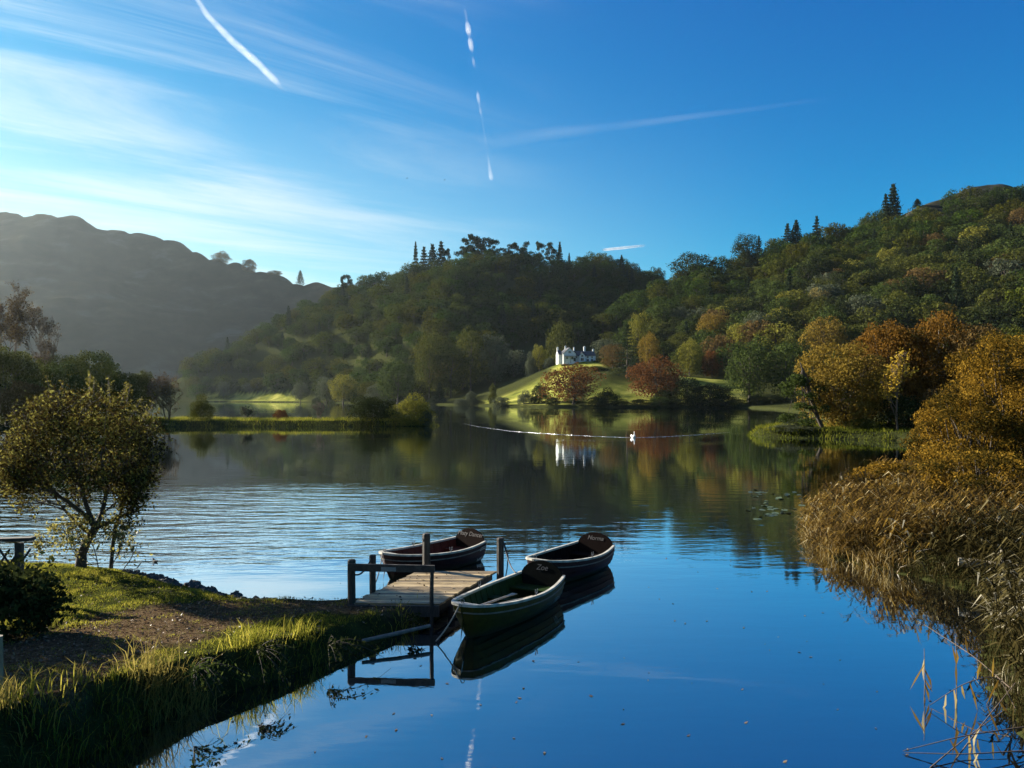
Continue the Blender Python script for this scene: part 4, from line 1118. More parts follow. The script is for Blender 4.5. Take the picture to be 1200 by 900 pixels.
bm = boat('dark red lined rowing boat behind the jetty posts with a white patch on its quarter', (-2.80, 16.65), (-1.12, 18.8), 2.92, .66, M_MAROON, M_REDIN, M_DKBR, 'Misty Dancer', .15, plaque=True, oars=False)
M_ROPE = solid('rope_fibre', (.42, .38, .32), (.2, .18, .15), 60, .9)
M_CHAIN = solid('rusty_chain', (.05, .045, .04), (.02, .02, .02), 40, .6)
def sag(a, b, s, n=16):
    t = np.linspace(0, 1, n)[:, None]; return np.array(a) * (1 - t) + np.array(b) * t - np.array([0, 0, 1]) * s * 4 * t * (1 - t)
def rope(pts, r, mat, name, label, cat):
    g = G(); tube(g, pts, r, 6); tag(g.obj(name, mat, smooth_=True), label, cat)
def bp(b, t, s, off, side): return b[2] + b[3] @ b[1](t, s, off, side)
rope(sag((-1.87, 16.08, 1.02), bp(bm, .30, 1, .02, -1) + [0, 0, .03], .16), .014, M_ROPE, 'mooring_rope', 'pale rope from the far left jetty post down to the red lined boat', 'rope')
rope(sag((-2.9, 13.62, .93), (-2.66, 14.45, .93), .17), .016, M_CHAIN, 'chain', 'dark chain hanging between the two posts at the left of the jetty', 'chain')
rope(sag((-.18, 15.95, 1.0), bp(bz, .93, 1, .0, 1) + [0, 0, .03], .12), .013, M_CHAIN, 'mooring_rope', 'dark rope from the far right jetty post to the stern of the olive boat', 'rope')
rope([(-.16, 15.93, .96), (-.08, 15.9, .7), (-.10, 15.9, .45), (-.13, 15.9, .28)], .013, M_CHAIN, 'rope_end', 'loose rope end hanging straight down from the far right jetty post', 'rope')
rope(sag(bp(bz, .0, .98, 0, 1) + [0, 0, .04], (-1.24, 12.5, .02), .05), .012, M_ROPE, 'mooring_rope', 'pale rope dropping from the bow of the olive boat to the bank', 'rope')
rope(sag(bp(bm, 0, 1, 0, 1), (-2.62, 14.6, .42), .10), .012, M_CHAIN, 'mooring_rope', 'dark rope from the bow of the red lined boat to the middle left post', 'rope')

# ------------------------------------------------------------------ bank: fence, post, bush, shrubs
M_LATT = solid('dark_lattice_timber', (.05, .048, .042), (.022, .02, .018), 9, .8, .4)
fx = np.array([-9.25, 14.2]); fz = float(ground_z(*fx)[0])
o = thing('lattice_fence', 'dark timber lattice railing end with a capping board at the left edge', 'fence', (fx[0], fx[1], fz))
g = G(); box(g, (.14, 0, .5), (.11, .11, 1.08)); g.obj('post', M_LATT, o)
g = G(); box(g, (-1.9, 0, .5), (.11, .11, 1.08)); g.obj('post', M_LATT, o)
g = G(); box(g, (-.85, 0, 1.08), (2.5, .17, .06), np.array([[1, 0, -.035], [0, 1, 0], [.035, 0, 1]])); g.obj('rail', M_LATT, o)
g = G()
for k in range(11):
    for s in (-1, 1):
        c0 = np.array([-1.84 + k * .19, .012 * s, .52]); g_ = G()
        box(g, c0, (.034, .018, .98), np.array([[math.cos(.6 * s), 0, math.sin(.6 * s)], [0, 1, 0], [-math.sin(.6 * s), 0, math.cos(.6 * s)]]))
g.obj('lattice_panel', M_LATT, o)
pz = float(ground_z(-5.73, 8.55)[0])
g = G(); tube(g, [(0, 0, -.3), (0.005, 0, .3), (0, 0, .64)], [.062, .06, .058], 10, cap=True)
o = tag(g.obj('fence_post', solid('pale_round_post', (.28, .23, .15), (.16, .13, .09), 10, .8, .4), smooth_=False), 'round wooden post cut by the left edge beside the shaded path', 'post'); o.location = (-5.735, 8.55, pz)

def leafy_bush(name, label, root_xyz, cen, rad, seed, trunk_r, nlf, lsize, mat, stems, maxd=5, cat='bush', shell=.6, sprigs=14, stem=None):
    """a multi stemmed bush: branches grown inside an ellipsoid, leaves thickest near its outside"""
    r_ = np.random.default_rng(seed); S, T = [], []
    cen = np.array(cen); rad = np.array(rad); root_ = np.array(root_xyz)
    env = lambda p: (((p - cen) / rad) ** 2).sum() < 1 or p[2] < cen[2] - rad[2] * .8
    for (a, b, L, r, d0) in stems: grow(r_, a, b, L, r, d0, maxd, S, T, .55, .16, env, (2, 3), .74)
    o = thing(name, label, cat, tuple(root_))
    S2 = [(s[0] - root_, s[1] - root_, s[2], s[3], s[4]) for s in S]
    tg = seg_geo(S2, 5, .006)
    if stem: stem(tg)
    tg.obj('trunk', M_BARK, o, True)
    E = np.array([s[1] for s in S2 if s[4] >= 2]) if any(s[4] >= 2 for s in S2) else np.array([s[1] for s in S2])
    f = np.sqrt((((E + root_ - cen) / rad) ** 2).sum(1))
    pr = np.clip(f, .15, 1.2) ** 3.0; k = r_.choice(len(E), nlf, p=pr / pr.sum())
    pos = E[k] + r_.normal(size=(nlf, 3)) * lsize * 1.5
    nf = int(nlf * shell)                                            # leaves of the outer shell, in clumps
    th = unit(r_.normal(size=(60, 3)))
    d = unit(th[r_.integers(60, size=nf)] + .45 * r_.normal(size=(nf, 3)))
    d[:, 2] = np.where(d[:, 2] < -.45, -d[:, 2] * .6, d[:, 2])
    pos2 = cen - root_ + d * rad * (r_.uniform(.62, 1.02, (nf, 1)))
    pos = np.concatenate([pos, pos2]); n_ = len(pos)
    g = G(); leaves(g, pos, r_.normal(size=(n_, 3)) + [0, 0, .35], lsize, r_, .55, bend=.12)
    tw = G()
    for i in range(sprigs):
        dd = unit(np.array([r_.normal() * .9, r_.normal() * .6, r_.uniform(.25, 1.0)])); b = cen - root_ + dd * rad * .92
        e = b + (dd * .5 + np.array([r_.normal() * .12, 0, .65])) * rad[2] * r_.uniform(.16, .34)
        tube(tw, [b, (b + e) / 2 + r_.normal(size=3) * .02, e], [.008, .006, .003], 4)
        m = 26; t = r_.uniform(0, 1, (m, 1)); q = b + (e - b) * t + r_.normal(size=(m, 3)) * lsize * .55
        leaves(g, q, r_.normal(size=(m, 3)), lsize * 1.05, r_, .5, tint=r_.uniform(.5, 1, m))
    tw.obj('twigs', M_TWIG, o, True); g.obj('foliage', mat, o)
    return o
bz0 = float(ground_z(-9.55, 17.0)[0])
rt = np.array([-9.55, 17.0, bz0 - .05])
fork = np.array([-9.22, 17.0, 1.10])
def bent_stem(g):
    tube(g, [rt - rt, np.array([.03, 0, .35]), np.array([.14, 0, .62]), fork - rt], [.13, .10, .085, .085], 10)
    tube(g, [np.array([.62, .1, 0]), np.array([.66, .1, .5]), np.array([.72, .1, 1.0])], [.045, .04, .035], 8)
bt = leafy_bush('waterside_bush', 'large round bush with a bent dark trunk at the water edge on the left', rt, (-9.42, 17.0, 2.62), (1.60, 1.5, 1.62), 3, .1, 12500, .070, M_BUSH,
  [(fork, (-.9, .1, .8), .95, .062, 1), (fork, (-.35, -.3, 1), 1.0, .06, 1), (fork, (.25, .4, 1), 1.0, .06, 1), (fork, (.9, 0, .6), .85, .055, 1), (fork + [-.1, 0, -.15], (-.8, .5, .5), 1.0, .04, 1), (np.array([-8.85, 17.1, .95]), (.2, -.1, 1), .8, .04, 1)], 6, shell=.8, sprigs=34, stem=bent_stem)
z_ = float(ground_z(-9.2, 16.7)[0])
leafy_bush('bramble_shrub', 'low yellow leafed undergrowth round the foot of the bent waterside trunk', (-9.2, 16.75, z_), (-9.25, 16.7, z_ + .42), (1.05, .7, .62), 5, .02, 900, .075, leaf_mat('undergrowth_leaves', [(.08, .075, .02), (.20, .17, .04), (.30, .27, .08)], .45, gloss=.02),
  [((-9.3 + k * .28, 16.75, z_), (.5 * (k - 1.5), .1, 1), .5, .012, 2) for k in range(5)], 5, cat='shrub', shell=.45, sprigs=14)
z_ = float(ground_z(-7.35, 11.3)[0])
leafy_bush('dark_shrub', 'low dark leafy shrub in shade at the left edge above the path', (-7.75, 11.5, z_), (-7.75, 11.5, z_ + .30), (.78, .8, .52), 6, .03, 2600, .10, LEAF['dark green'],
  [((-7.75 + k * .2, 11.5, z_), (.4 * (k - 1.5), .1 * k, 1), .5, .015, 2) for k in range(4)], 5, cat='shrub', shell=1.2, sprigs=8)
z_ = float(ground_z(-11.0, 12.2)[0])
leafy_bush('shade_shrub', 'tall dark shrub just beyond the left edge that shades the path', (-10.9, 11.6, z_), (-10.9, 11.6, z_ + 1.2), (1.5, 1.6, 1.45), 8, .05, 4000, .12, LEAF['dark green'],
  [((-10.9, 11.6 + k * .3, z_), (.2, .2 * k, 1), .9, .03, 1) for k in range(4)], 5, cat='shrub', shell=1.4, sprigs=8)
z_ = float(ground_z(-4.3, 10.4)[0])

# grass, straw, litter
r_ = np.random.default_rng(21)
n = 380000
gxx = r_.uniform(-12, -.9, n); gyy = r_.uniform(5.5, 18.6, n)
sdg = lake_sd(gxx, gyy)
m0 = (sdg > -.05) & (sdg < 9)
gxx, gyy, sdg = gxx[m0], gyy[m0], sdg[m0]
pd = path_d(gxx, gyy) + .35 * fbm(gxx, gyy, .7, 3)
clump = fbm(gxx, gyy, .45, 3)
prob = smooth(-.05, .35, pd + .25 * clump)
prob = np.maximum(prob, np.maximum(.12, .55 * smooth(.05, .4, clump))) * np.where((sdg < .3) & (gyy < 14.2), .5, 1)
prob *= np.where((gxx > -8) | (gyy > 12), 1, .6)
kp = r_.uniform(size=len(gxx)) < prob * .55
deckin = (gyy > 13.45) & (gyy < 16.1) & (gxx > -2.95 + (gyy - 13.5) * .37) & (gxx < -1.25 + (gyy - 13.5) * .37)
kp &= ~deckin
gxx, gyy, clump, sdg, pd = gxx[kp], gyy[kp], clump[kp], sdg[kp], pd[kp]
gz = ground_z(gxx, gyy)
base = np.stack([gxx, gyy, gz - .01], 1); n = len(base)
hh = np.clip(.075 + .09 * clump + .05 * r_.uniform(size=n), .03, .22) * (1 - .15 * smooth(.4, .0, sdg))
hh = hh * np.where(pd < .1, .6, 1) * .54
lean = r_.normal(size=(n, 3)) * .45; lean[:, 2] = -.1
outw = np.stack([np.full(n, .35), np.full(n, -.25), np.zeros(n)], 1) * smooth(.45, 0, sdg)[:, None]
g = G(); blades(g, base, hh, lean + outw, r_.uniform(.0045, .010, n), r_, tint=np.clip(.35 + .5 * clump + .25 * r_.normal(size=n), 0, 1))
def fringe(n, x0, x1, y0, y1, lo, hi, hh_, wd_, tl, keep=lambda x, y: x == x):
    x = r_.uniform(x0, x1, n); y = r_.uniform(y0, y1, n); s = lake_sd(x, y); k = (s > lo) & (s < hi) & keep(x, y)
    x, y = x[k], y[k]; c = fbm(x, y, (hh_[1]) * 3, 3); m = len(x); l = r_.normal(size=(m, 3)) * .4; l[:, 2] = -.1
    blades(g, np.stack([x, y, ground_z(x, y) - .02], 1), np.clip(hh_[0] + (hh_[1] - hh_[0]) * (r_.uniform(size=m) + .6 * c), .04, 9), l, r_.uniform(*wd_, m), r_, tint=np.clip(tl + .5 * c + .2 * r_.normal(size=m), 0, 1))
fringe(40000, -62, -9, 98, 118, -.1, 8, (.05, .55), (.025, .055), .25)
fringe(16000, 24, 44, 70, 90, -.2, 9, (.05, .5), (.04, .07), .02)
tag(g.obj('grass', M_GRASS), 'short sunlit grass along the lake bank', 'grass', kind='stuff')
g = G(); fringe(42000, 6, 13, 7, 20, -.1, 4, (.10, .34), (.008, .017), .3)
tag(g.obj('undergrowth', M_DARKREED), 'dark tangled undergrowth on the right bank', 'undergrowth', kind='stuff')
# leaves afloat on the still water
fl = np.stack([r_.uniform(-4, 6.5, 150), r_.uniform(7.5, 19, 150)], 1); fl = fl[lake_sd(fl[:, 0], fl[:, 1]) < -.15]
inb = ((fl[:, 0] > -3.1) & (fl[:, 0] < 2.8) & (fl[:, 1] > 11.8)); fl = fl[~inb]
g = G(); leaves(g, np.concatenate([fl, np.full((len(fl), 1), .006)], 1), np.array([[0, 0, 1.0]]) + .12 * r_.normal(size=(len(fl), 3)), .055, r_, .6, bend=.2)
tag(g.obj('floating_leaves', M_LITTER), 'dead leaves floating on the still water near the bank', 'leaves', kind='stuff')
print('grass', n)
def tuft(name, label, x, y, nb_, h, spread, mat, seed, group=None, cat='grass tuft', width=(.007, .014), ln=.45):
    q = np.random.default_rng(seed); z = float(ground_z(x, y)[0])
    b = np.stack([q.normal(size=nb_) * spread, q.normal(size=nb_) * spread, np.zeros(nb_)], 1)
    b[:, 2] = ground_z(b[:, 0] + x, b[:, 1] + y) - z - .03
    l = q.normal(size=(nb_, 3)) * ln + np.array([.12, -.1, 0]); l[:, 2] = 0
    g = G(); blades(g, b, q.uniform(.45, 1, nb_) * h, l, q.uniform(*width, nb_), q)
    o = tag(g.obj(name, mat), label, cat, group); o.location = (x, y, max(z, -.05)); return o
tuft('sedge_tuft', 'tall straw yellow sedge tuft glowing at the edge of the near bank', -4.42, 9.55, 260, .62, .16, M_STRAW, 1)
tuft('sedge_tuft', 'second straw tuft just right of the tall glowing sedge', -4.08, 9.85, 160, .5, .14, M_STRAW, 2)
tuft('sedge_tuft', 'thin upright yellow sprout standing alone on the near grass', -5.08, 9.0, 26, .42, .03, M_STRAW, 3)
tuft('grass_tuft', 'dark green rush clump on the bank halfway to the jetty', -3.75, 11.0, 240, .42, .2, M_GRASS, 4)
tuft('grass_tuft', 'rush clump on the bank edge nearer the jetty', -3.1, 11.6, 180, .36, .18, M_GRASS, 5)
tuft('grass_tuft', 'leafy grass clump against the front board of the jetty', -1.75, 13.2, 160, .25, .22, M_GRASS, 6)
tuft('sedge_tuft', 'pale dry tuft low on the shaded bank at the bottom left', -5.2, 7.9, 170, .45, .22, M_STRAW, 7)
tuft('grass_tuft', 'shaded grass clump at the bottom left corner of the bank', -4.95, 8.3, 260, .4, .25, M_GRASS, 8)
tuft('grass_tuft', 'tufted grass on the lip of the bank below the glowing sedge', -4.6, 9.0, 240, .3, .2, M_GRASS, 9)
# dead leaves scattered over the path
n = 15000
lx = r_.uniform(-11, -2, n); ly = r_.uniform(6, 16.5, n); s_ = lake_sd(lx, ly); pd = path_d(lx, ly)
kp = (s_ > .15) & (r_.uniform(size=n) < np.where(pd < .3, .8, .18)); lx, ly = lx[kp], ly[kp]
pos = np.stack([lx, ly, ground_z(lx, ly) + r_.uniform(.008, .04, len(lx))], 1)
ab = r_.uniform(.03, .97, (60, 2)); dk_ = NL + (FL - NL) * ab[:, :1] + ((NR + (FR - NR) * ab[:, :1]) - (NL + (FL - NL) * ab[:, :1])) * ab[:, 1:] ** 2
pos = np.concatenate([pos, np.concatenate([dk_, np.full((60, 1), DZ + .015)], 1)])
g = G(); leaves(g, pos, np.array([[0, 0, 1.0]]) + .65 * r_.normal(size=pos.shape), .048, r_, .6, bend=.25)
tag(g.obj('fallen_leaves', M_LITTER), 'brown and pale fallen leaves littering the path', 'leaves', kind='stuff')
# stones along the far edge of the bank
M_STONE = solid('bank_stone', (.10, .09, .08), (.04, .038, .035), 6, .9, .6)
def rock_mesh(seed):
    q = np.random.default_rng(seed); g = G(); nu, nv = 12, 7
    th = np.linspace(0, 2 * np.pi, nu, endpoint=False); ph = np.linspace(-1.45, 1.45, nv)
    v = np.array([[math.cos(p) * math.cos(t), math.cos(p) * math.sin(t), math.sin(p)] for p in ph for t in th])
    v *= 1 + .18 * q.normal(size=(len(v), 1))
    i = np.arange(nv - 1)[:, None] * nu; j = np.arange(nu)[None]; jn = (j + 1) % nu
    g.add(v, q=np.stack([i + j, i + jn, i + nu + jn, i + nu + j], -1).reshape(-1, 4))
    g.add(np.concatenate([v[-nu:], [[0, 0, 1.0]]]), t=[[x, (x + 1) % nu, nu] for x in range(nu)])
    return g.mesh('stone', [M_STONE])
rk = [rock_mesh(s) for s in range(3)]
for k in range(26):
    f = k / 25; x = -8.6 + f * 4.3; y = float(np.interp(x, [-9, -7.4, -5.6, -4.5], [17.55, 16.45, 15.25, 14.7])) - .15 + r_.normal() * .12
    o = link('bank_stone', rk[k % 3]); s = r_.uniform(.07, .17)
    o.location = (x, y, float(ground_z(x, y)[0]) + s * .1); o.scale = (s, s * .8, s * .65); o.rotation_euler = (0, 0, r_.uniform(0, 6))
    tag(o, 'dark stone in the row edging the water between the bush and the jetty', 'stone', 'stones edging the bank')
g = G(); tube(g, [(0, 0, 0), (.5, .28, .03), (1.0, .6, .06)], [.03, .035, .03], 8)
o = tag(g.obj('driftwood_pole', solid('grey_driftwood', (.2, .18, .15), (.1, .09, .08), 8, .8, .4), smooth_=True), 'grey wooden pole lying along the shaded bank near the jetty', 'pole'); o.location = (-2.35, 12.05, .17)
# twigs with leaves hanging from the bank over the water
def hanging_spray(name, label, x, y, z, n_st, reach, mat, seed, cat='plant', lsize=.07):
    q = np.random.default_rng(seed); o = thing(name, label, cat, (x, y, z)); st, lf = G(), G()
    for i in range(n_st):
        d = unit(np.array([q.uniform(.3, 1), q.uniform(-1, .1), q.uniform(.1, .7)])); L = reach * q.uniform(.5, 1.1)
        t = np.linspace(0, 1, 8)[:, None]; ln = d * L * t + np.array([0, 0, -.55]) * L * t * t + q.normal(size=3) * .05 * t
        tube(st, ln, np.linspace(.007, .002, 8), 4, cap=False)
        m = 14; tt = q.uniform(.15, 1, (m, 1)); p = d * L * tt + np.array([0, 0, -.55]) * L * tt * tt
        leaves(lf, p + q.normal(size=(m, 3)) * .025, q.normal(size=(m, 3)), lsize, q, .4)
    st.obj('stems', M_BARK, o, True); lf.obj('leaves', mat, o)
hanging_spray('bank_bramble', 'leafy bramble stems hanging from the bank over the water short of the jetty', -2.72, 11.35, .32, 10, .85, LEAF['dark green'], 1)
hanging_spray('bank_bramble', 'bramble sprays arching from the bank lip in mid bank shade', -3.5, 10.55, .5, 12, .75, LEAF['dark green'], 2)
hanging_spray('bank_bramble', 'bramble sprays at the bottom of the near bank beside the sedge', -4.1, 9.9, .5, 12, .8, LEAF['mid green'], 3)
hanging_spray('bank_bramble', 'small bramble under the corner of the jetty', -1.75, 12.95, .22, 8, .45, LEAF['dark green'], 4)

# ------------------------------------------------------------------ right bank: reeds, golden bush, log
def reed_field(name, label, pts, hts, mat, seed, lsz=(.25, .55), per=7, sw=.006, lean=(-.10, -.06)):
    q = np.random.default_rng(seed); n = len(pts); g = G(); cl_ = .45 + .7 * fbm(pts[:, 0], pts[:, 1], .9, 3)
    z = np.maximum(ground_z(pts[:, 0], pts[:, 1]), -.25)
    b = np.stack([pts[:, 0], pts[:, 1], z - .05], 1)
    l = q.normal(size=(n, 3)) * .20; l[:, 2] = 0; l[:, 0] += lean[0] * q.uniform(0, 1, n); l[:, 1] += lean[1] * q.uniform(0, 1, n)
    h = hts[:, None]; tip = b + np.array([0, 0, 1.0]) * h + l * h
    mid = b + np.array([0, 0, .5]) * h + l * h * .3
    segs(g, np.concatenate([b, mid]), np.concatenate([mid, tip]), np.full(2 * n, sw), np.full(2 * n, sw * .6), 3, tint=q.uniform(0, .6))
    k = np.repeat(np.arange(n), per); m = len(k); t = q.uniform(.18, 1, (m, 1))
    p = np.where(t < .5, b[k] + (mid[k] - b[k]) * t * 2, mid[k] + (tip[k] - mid[k]) * (t - .5) * 2)
    a = q.uniform(0, 6.28, m); L = q.uniform(*lsz, m)[:, None]
    d = np.stack([np.cos(a), np.sin(a), q.uniform(.1, 1.1, m)], 1); e1 = p + d * L * .5; e2 = e1 + np.stack([np.cos(a), np.sin(a), q.uniform(-1.2, .2, m)], 1) * L * .5
    w = np.stack([-np.sin(a), np.cos(a), np.zeros(m)], 1) * q.uniform(.010, .024, (m, 1))
    v = np.stack([p - w * .5, p + w * .5, e1 + w, e1 - w, e2], 1).reshape(-1, 3); kk = np.arange(m)[:, None] * 5
    g.add(v, q=np.array([[0, 1, 2, 3]]) + kk, t=np.array([[3, 2, 4]]) + kk, tint=np.clip(cl_[k] * .75 + q.normal(size=m) * .16 + (q.uniform(size=m) < .06) * .5, 0, 1))
    o = tag(g.obj(name, mat), label, 'reeds', kind='stuff'); return o
q = np.random.default_rng(31)
def scatter(poly, n):
    poly = np.array(poly); lo, hi = poly.min(0), poly.max(0); out = []
    while len(out) < n:
        p = q.uniform(lo, hi); c = False
        for (ax, ay), (bx, by) in zip(poly, np.roll(poly, -1, 0)):
            if (ay > p[1]) != (by > p[1]) and p[0] < (bx - ax) * (p[1] - ay) / (by - ay) + ax: c = not c
        if c: out.append(p)
    return np.array(out)
pts = scatter([(7.7, 19.2), (8.3, 18.3), (10, 17.5), (13, 18), (17, 22), (16, 28), (12.5, 28), (9.6, 25.0), (8.4, 21.8)], 2300)
front = np.minimum(1, np.maximum(0, (pts[:, 0] - 7.6 - (pts[:, 1] - 19) * .3) / 4.0))
reed_field('reeds', 'broad bed of brown and gold reeds on the right shore', pts, (.70 + .45 * front) * (1 + .45 * fbm(pts[:, 0], pts[:, 1], 1.1, 3)) * q.uniform(.7, 1.15, len(pts)), M_REED, 32, per=8)
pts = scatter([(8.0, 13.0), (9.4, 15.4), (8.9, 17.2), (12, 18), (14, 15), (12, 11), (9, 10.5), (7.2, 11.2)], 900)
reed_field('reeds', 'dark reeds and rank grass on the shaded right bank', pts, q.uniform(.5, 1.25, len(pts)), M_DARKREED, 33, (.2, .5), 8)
pts = scatter([(6.15, 8.0), (6.4, 9.2), (7.1, 11), (9.5, 12), (10, 8), (7, 7)], 700)
reed_field('reeds', 'scattered rushes at the lower right corner of the bank', pts, q.uniform(.3, .9, len(pts)), M_DARKREED, 34, (.2, .45), 6)
# low mats of reed litter where the reeds meet the water
for k, (x, y, h, lb) in enumerate([(8.15, 19.6, .55, 'pale drooping sedge hummock at the tip of the reed bed'), (8.6, 18.2, .5, 'drooping sedge hummock on the near side of the reed bed'), (9.3, 20.9, .7, 'tall sedge hummock just behind the reed bed tip'), (8.75, 22.2, .6, 'sedge hummock at the back of the reed bed tip'), (9.9, 23.6, .7, 'sedge hummock far along the reed bed beside the inlet')]):
    tuft('sedge_hummock', lb, x, y, 700, h, .38, M_REED, 50 + k, None, 'sedge', (.010, .022), .75)
def golden_bush(name, label, u, d, top, wpx, basev, seed, n_, mat, ls, depth=None):
    c0 = P(u, basev, d); c0[2] = max(float(ground_z(c0[0], d)[0]), 0); Ht = 4 - (top - H0) / F * d - c0[2]; wd = wpx * d / F
    q = np.random.default_rng(seed); lobes = broad_lobes(q, 64, -.05, .5, .94, .115, .45)
    o = thing(name, label, 'bush', tuple(c0)); t = G(); g = G()
    for l in lobes[:30]:
        e = np.array(l[:3]) * [wd, wd, Ht]; b = np.array([q.normal() * .12 * wd, q.normal() * .12 * wd, 0])
        tube(t, [b, b * .6 + e * .45 + [0, 0, .2], e], [.045, .03, .012], 5, cap=False)
    p, nn = crown_cloud(q, lobes[:-1], n_, .02, .6, .85); p = p * [wd, wd, Ht]
    cv = q.uniform(0, 1, len(lobes))[crown_cloud.lobe]
    leaves(g, p, nn, ls, q, .42, bend=.1, tint=np.clip(.05 + .55 * cv + .17 * q.normal(size=n_) + (q.uniform(size=n_) < .05) * .4, 0, 1))
    t.obj('stems', M_BARK, o, True); g.obj('foliage', mat, o)
golden_bush('golden_bush', 'large golden brown willow bush rising behind the reeds at the right edge', 1192, 29.5, 384, 170, 600, 61, 52000, M_AUTUMN, .105)
golden_bush('golden_bush', 'lower copper brown bush left of the large golden willow bush', 1128, 27.5, 452, 130, 600, 62, 26000, M_AUTUMN, .105)
golden_bush('golden_bush', 'amber leafed scrub low behind the tip of the reed bed', 1045, 25.5, 536, 96, 622, 65, 11000, M_AUTUMN, .09)
golden_bush('golden_bush', 'bronze leafed scrub rising out of the middle of the reed bed', 1140, 22.5, 516, 150, 640, 66, 17000, M_AUTUMN, .09)
golden_bush('golden_bush', 'golden bush beyond the right edge behind the reeds', 1330, 27, 372, 220, 600, 63, 14000, M_AUTUMN, .16)
golden_bush('dark_bush', 'dark tangled bush behind the reeds under the golden willow', 1150, 24.5, 540, 200, 620, 64, 14000, LEAF['brown'], .10)
# weathered log in the reeds
M_LOG = solid('bleached_log', (.38, .34, .25), (.16, .13, .09), 7, .85, .7, stretch=(1, 5, 5))
g = G(); lp = P(1122, 672, 16.2); lp[2] = .52
e = np.array([2.0, -.9, -.10]); t = np.linspace(0, 1, 9)[:, None]
tube(g, e * t + r_.normal(size=(9, 3)) * .012, [.09, .105, .10, .10, .095, .09, .085, .08, .07], 12)
tube(g, [e * .35, e * .35 + [.1, .12, .2], e * .35 + [.16, .2, .3]], [.05, .04, .02], 6)
o = tag(g.obj('fallen_log', M_LOG, smooth_=False), 'bleached broken log lying in the reeds on the right bank', 'log'); o.location = tuple(lp)
# bent reed stems standing in the water at the lower right
def stem_in_water(label, pts, leaf_ts, seed, r=.008, lsz=.22):
    q = np.random.default_rng(seed); o = thing('reed_stem', label, 'reed', tuple(pts[0]), 0, 'bent reed stems in the water at the lower right')
    pts = np.array(pts); rel = pts - pts[0]; k = np.arange(len(rel)); tt = np.linspace(0, len(rel) - 1, 14)
    ln = np.stack([np.interp(tt, k, rel[:, a]) for a in range(3)], 1)
    for _ in range(2): ln[1:-1] = (ln[:-2] + ln[1:-1] * 2 + ln[2:]) / 4
    g = G(); tube(g, ln, np.linspace(r, r * .5, 14), 5); g.obj('stem', M_TWIG, o, True)
    lf = G()
    for t in leaf_ts:
        p = ln[int(t * 13)]; d = np.array([q.normal() * .35, q.normal() * .2, -1.0 if q.uniform() < .7 else 1.0]); L = lsz * q.uniform(.8, 1.7)
        w = np.array([.019, .006, 0]); m = p + d * L * .5; e = p + d * L + q.normal(size=3) * .03
        lf.add([p - w * .4, p + w * .4, m + w, m - w, e], q=[[0, 1, 2, 3]], t=[[3, 2, 4]], tint=q.uniform(.3, 1))
    if len(leaf_ts): lf.obj('leaf_blades', M_REED, o)
def wz(u, v, z): return W(u, v, z)
for k, (lb, pts, lt) in enumerate([
 ('upright broad leafed reed standing alone in the lower right water', [wz(1083, 828, -.1), wz(1084, 800, .25), wz(1083, 760, .62)], [.3, .5, .55, .7, .8, .9]),
 ('second upright reed right of the broad leafed one', [wz(1121, 840, -.1), wz(1121, 800, .3), wz(1120, 745, .75)], [.5, .7, .9]),
 ('long reed stem bent over from the bank with hanging leaves', [wz(1190, 830, .1), wz(1170, 790, .45), wz(1130, 800, .34), wz(1090, 826, .05)], [.35, .45, .55, .62, .7, .78, .85]),
 ('thin stem sloping from the upper water down to the bank', [wz(1186, 808, .3), wz(1140, 768, .5), wz(1083, 732, .6)], [.2, .4, .6]),
 ('bent stem with its tip resting on the water, lowest of all', [wz(1200, 852, .2), wz(1130, 862, .22), wz(1058, 880, .02)], [.5, .65]),
 ('stem lying low across the lower right corner', [wz(1200, 880, .1), wz(1130, 884, .1), wz(1060, 882, .02)], [.4]),
 ('arching stem rising from the corner to the middle of the rushes', [wz(1120, 890, .0), wz(1150, 850, .25), wz(1190, 800, .55)], [.5, .8]),
 ('short stem crossing the others near the corner', [wz(1090, 900, .0), wz(1130, 866, .12), wz(1180, 830, .3)], [.6])]):
    stem_in_water(lb, pts, lt, 70 + k)
# lily pads in the ruffled lane by the reeds
M_PAD = solid('lily_pad_leaf', (.10, .12, .035), (.05, .07, .02), 5, .35, spec=.6)
g = G(); th = np.linspace(.25, 2 * np.pi - .25, 13); v = np.array([[0, 0, 0]] + [[math.cos(a), math.sin(a), .06 * math.sin(3 * a)] for a in th])
g.add(v, t=[[0, k, k + 1] for k in range(1, 13)]); g.add(v - [0, 0, .05], t=[[0, k + 1, k] for k in range(1, 13)])
pad = g.mesh('lily_pad', [M_PAD])
for k in range(46):
    p = W(q.uniform(872, 940), q.uniform(574, 612)); o = link('lily_pad', pad); s = q.uniform(.06, .13)
    o.location = (p[0], p[1], .012); o.scale = (s, s, s); o.rotation_euler = (q.normal() * .12, q.normal() * .12, q.uniform(0, 6))
    tag(o, 'small green lily pad in the ruffled lane beside the reed bed', 'lily pad', 'lily pads off the reed bed')

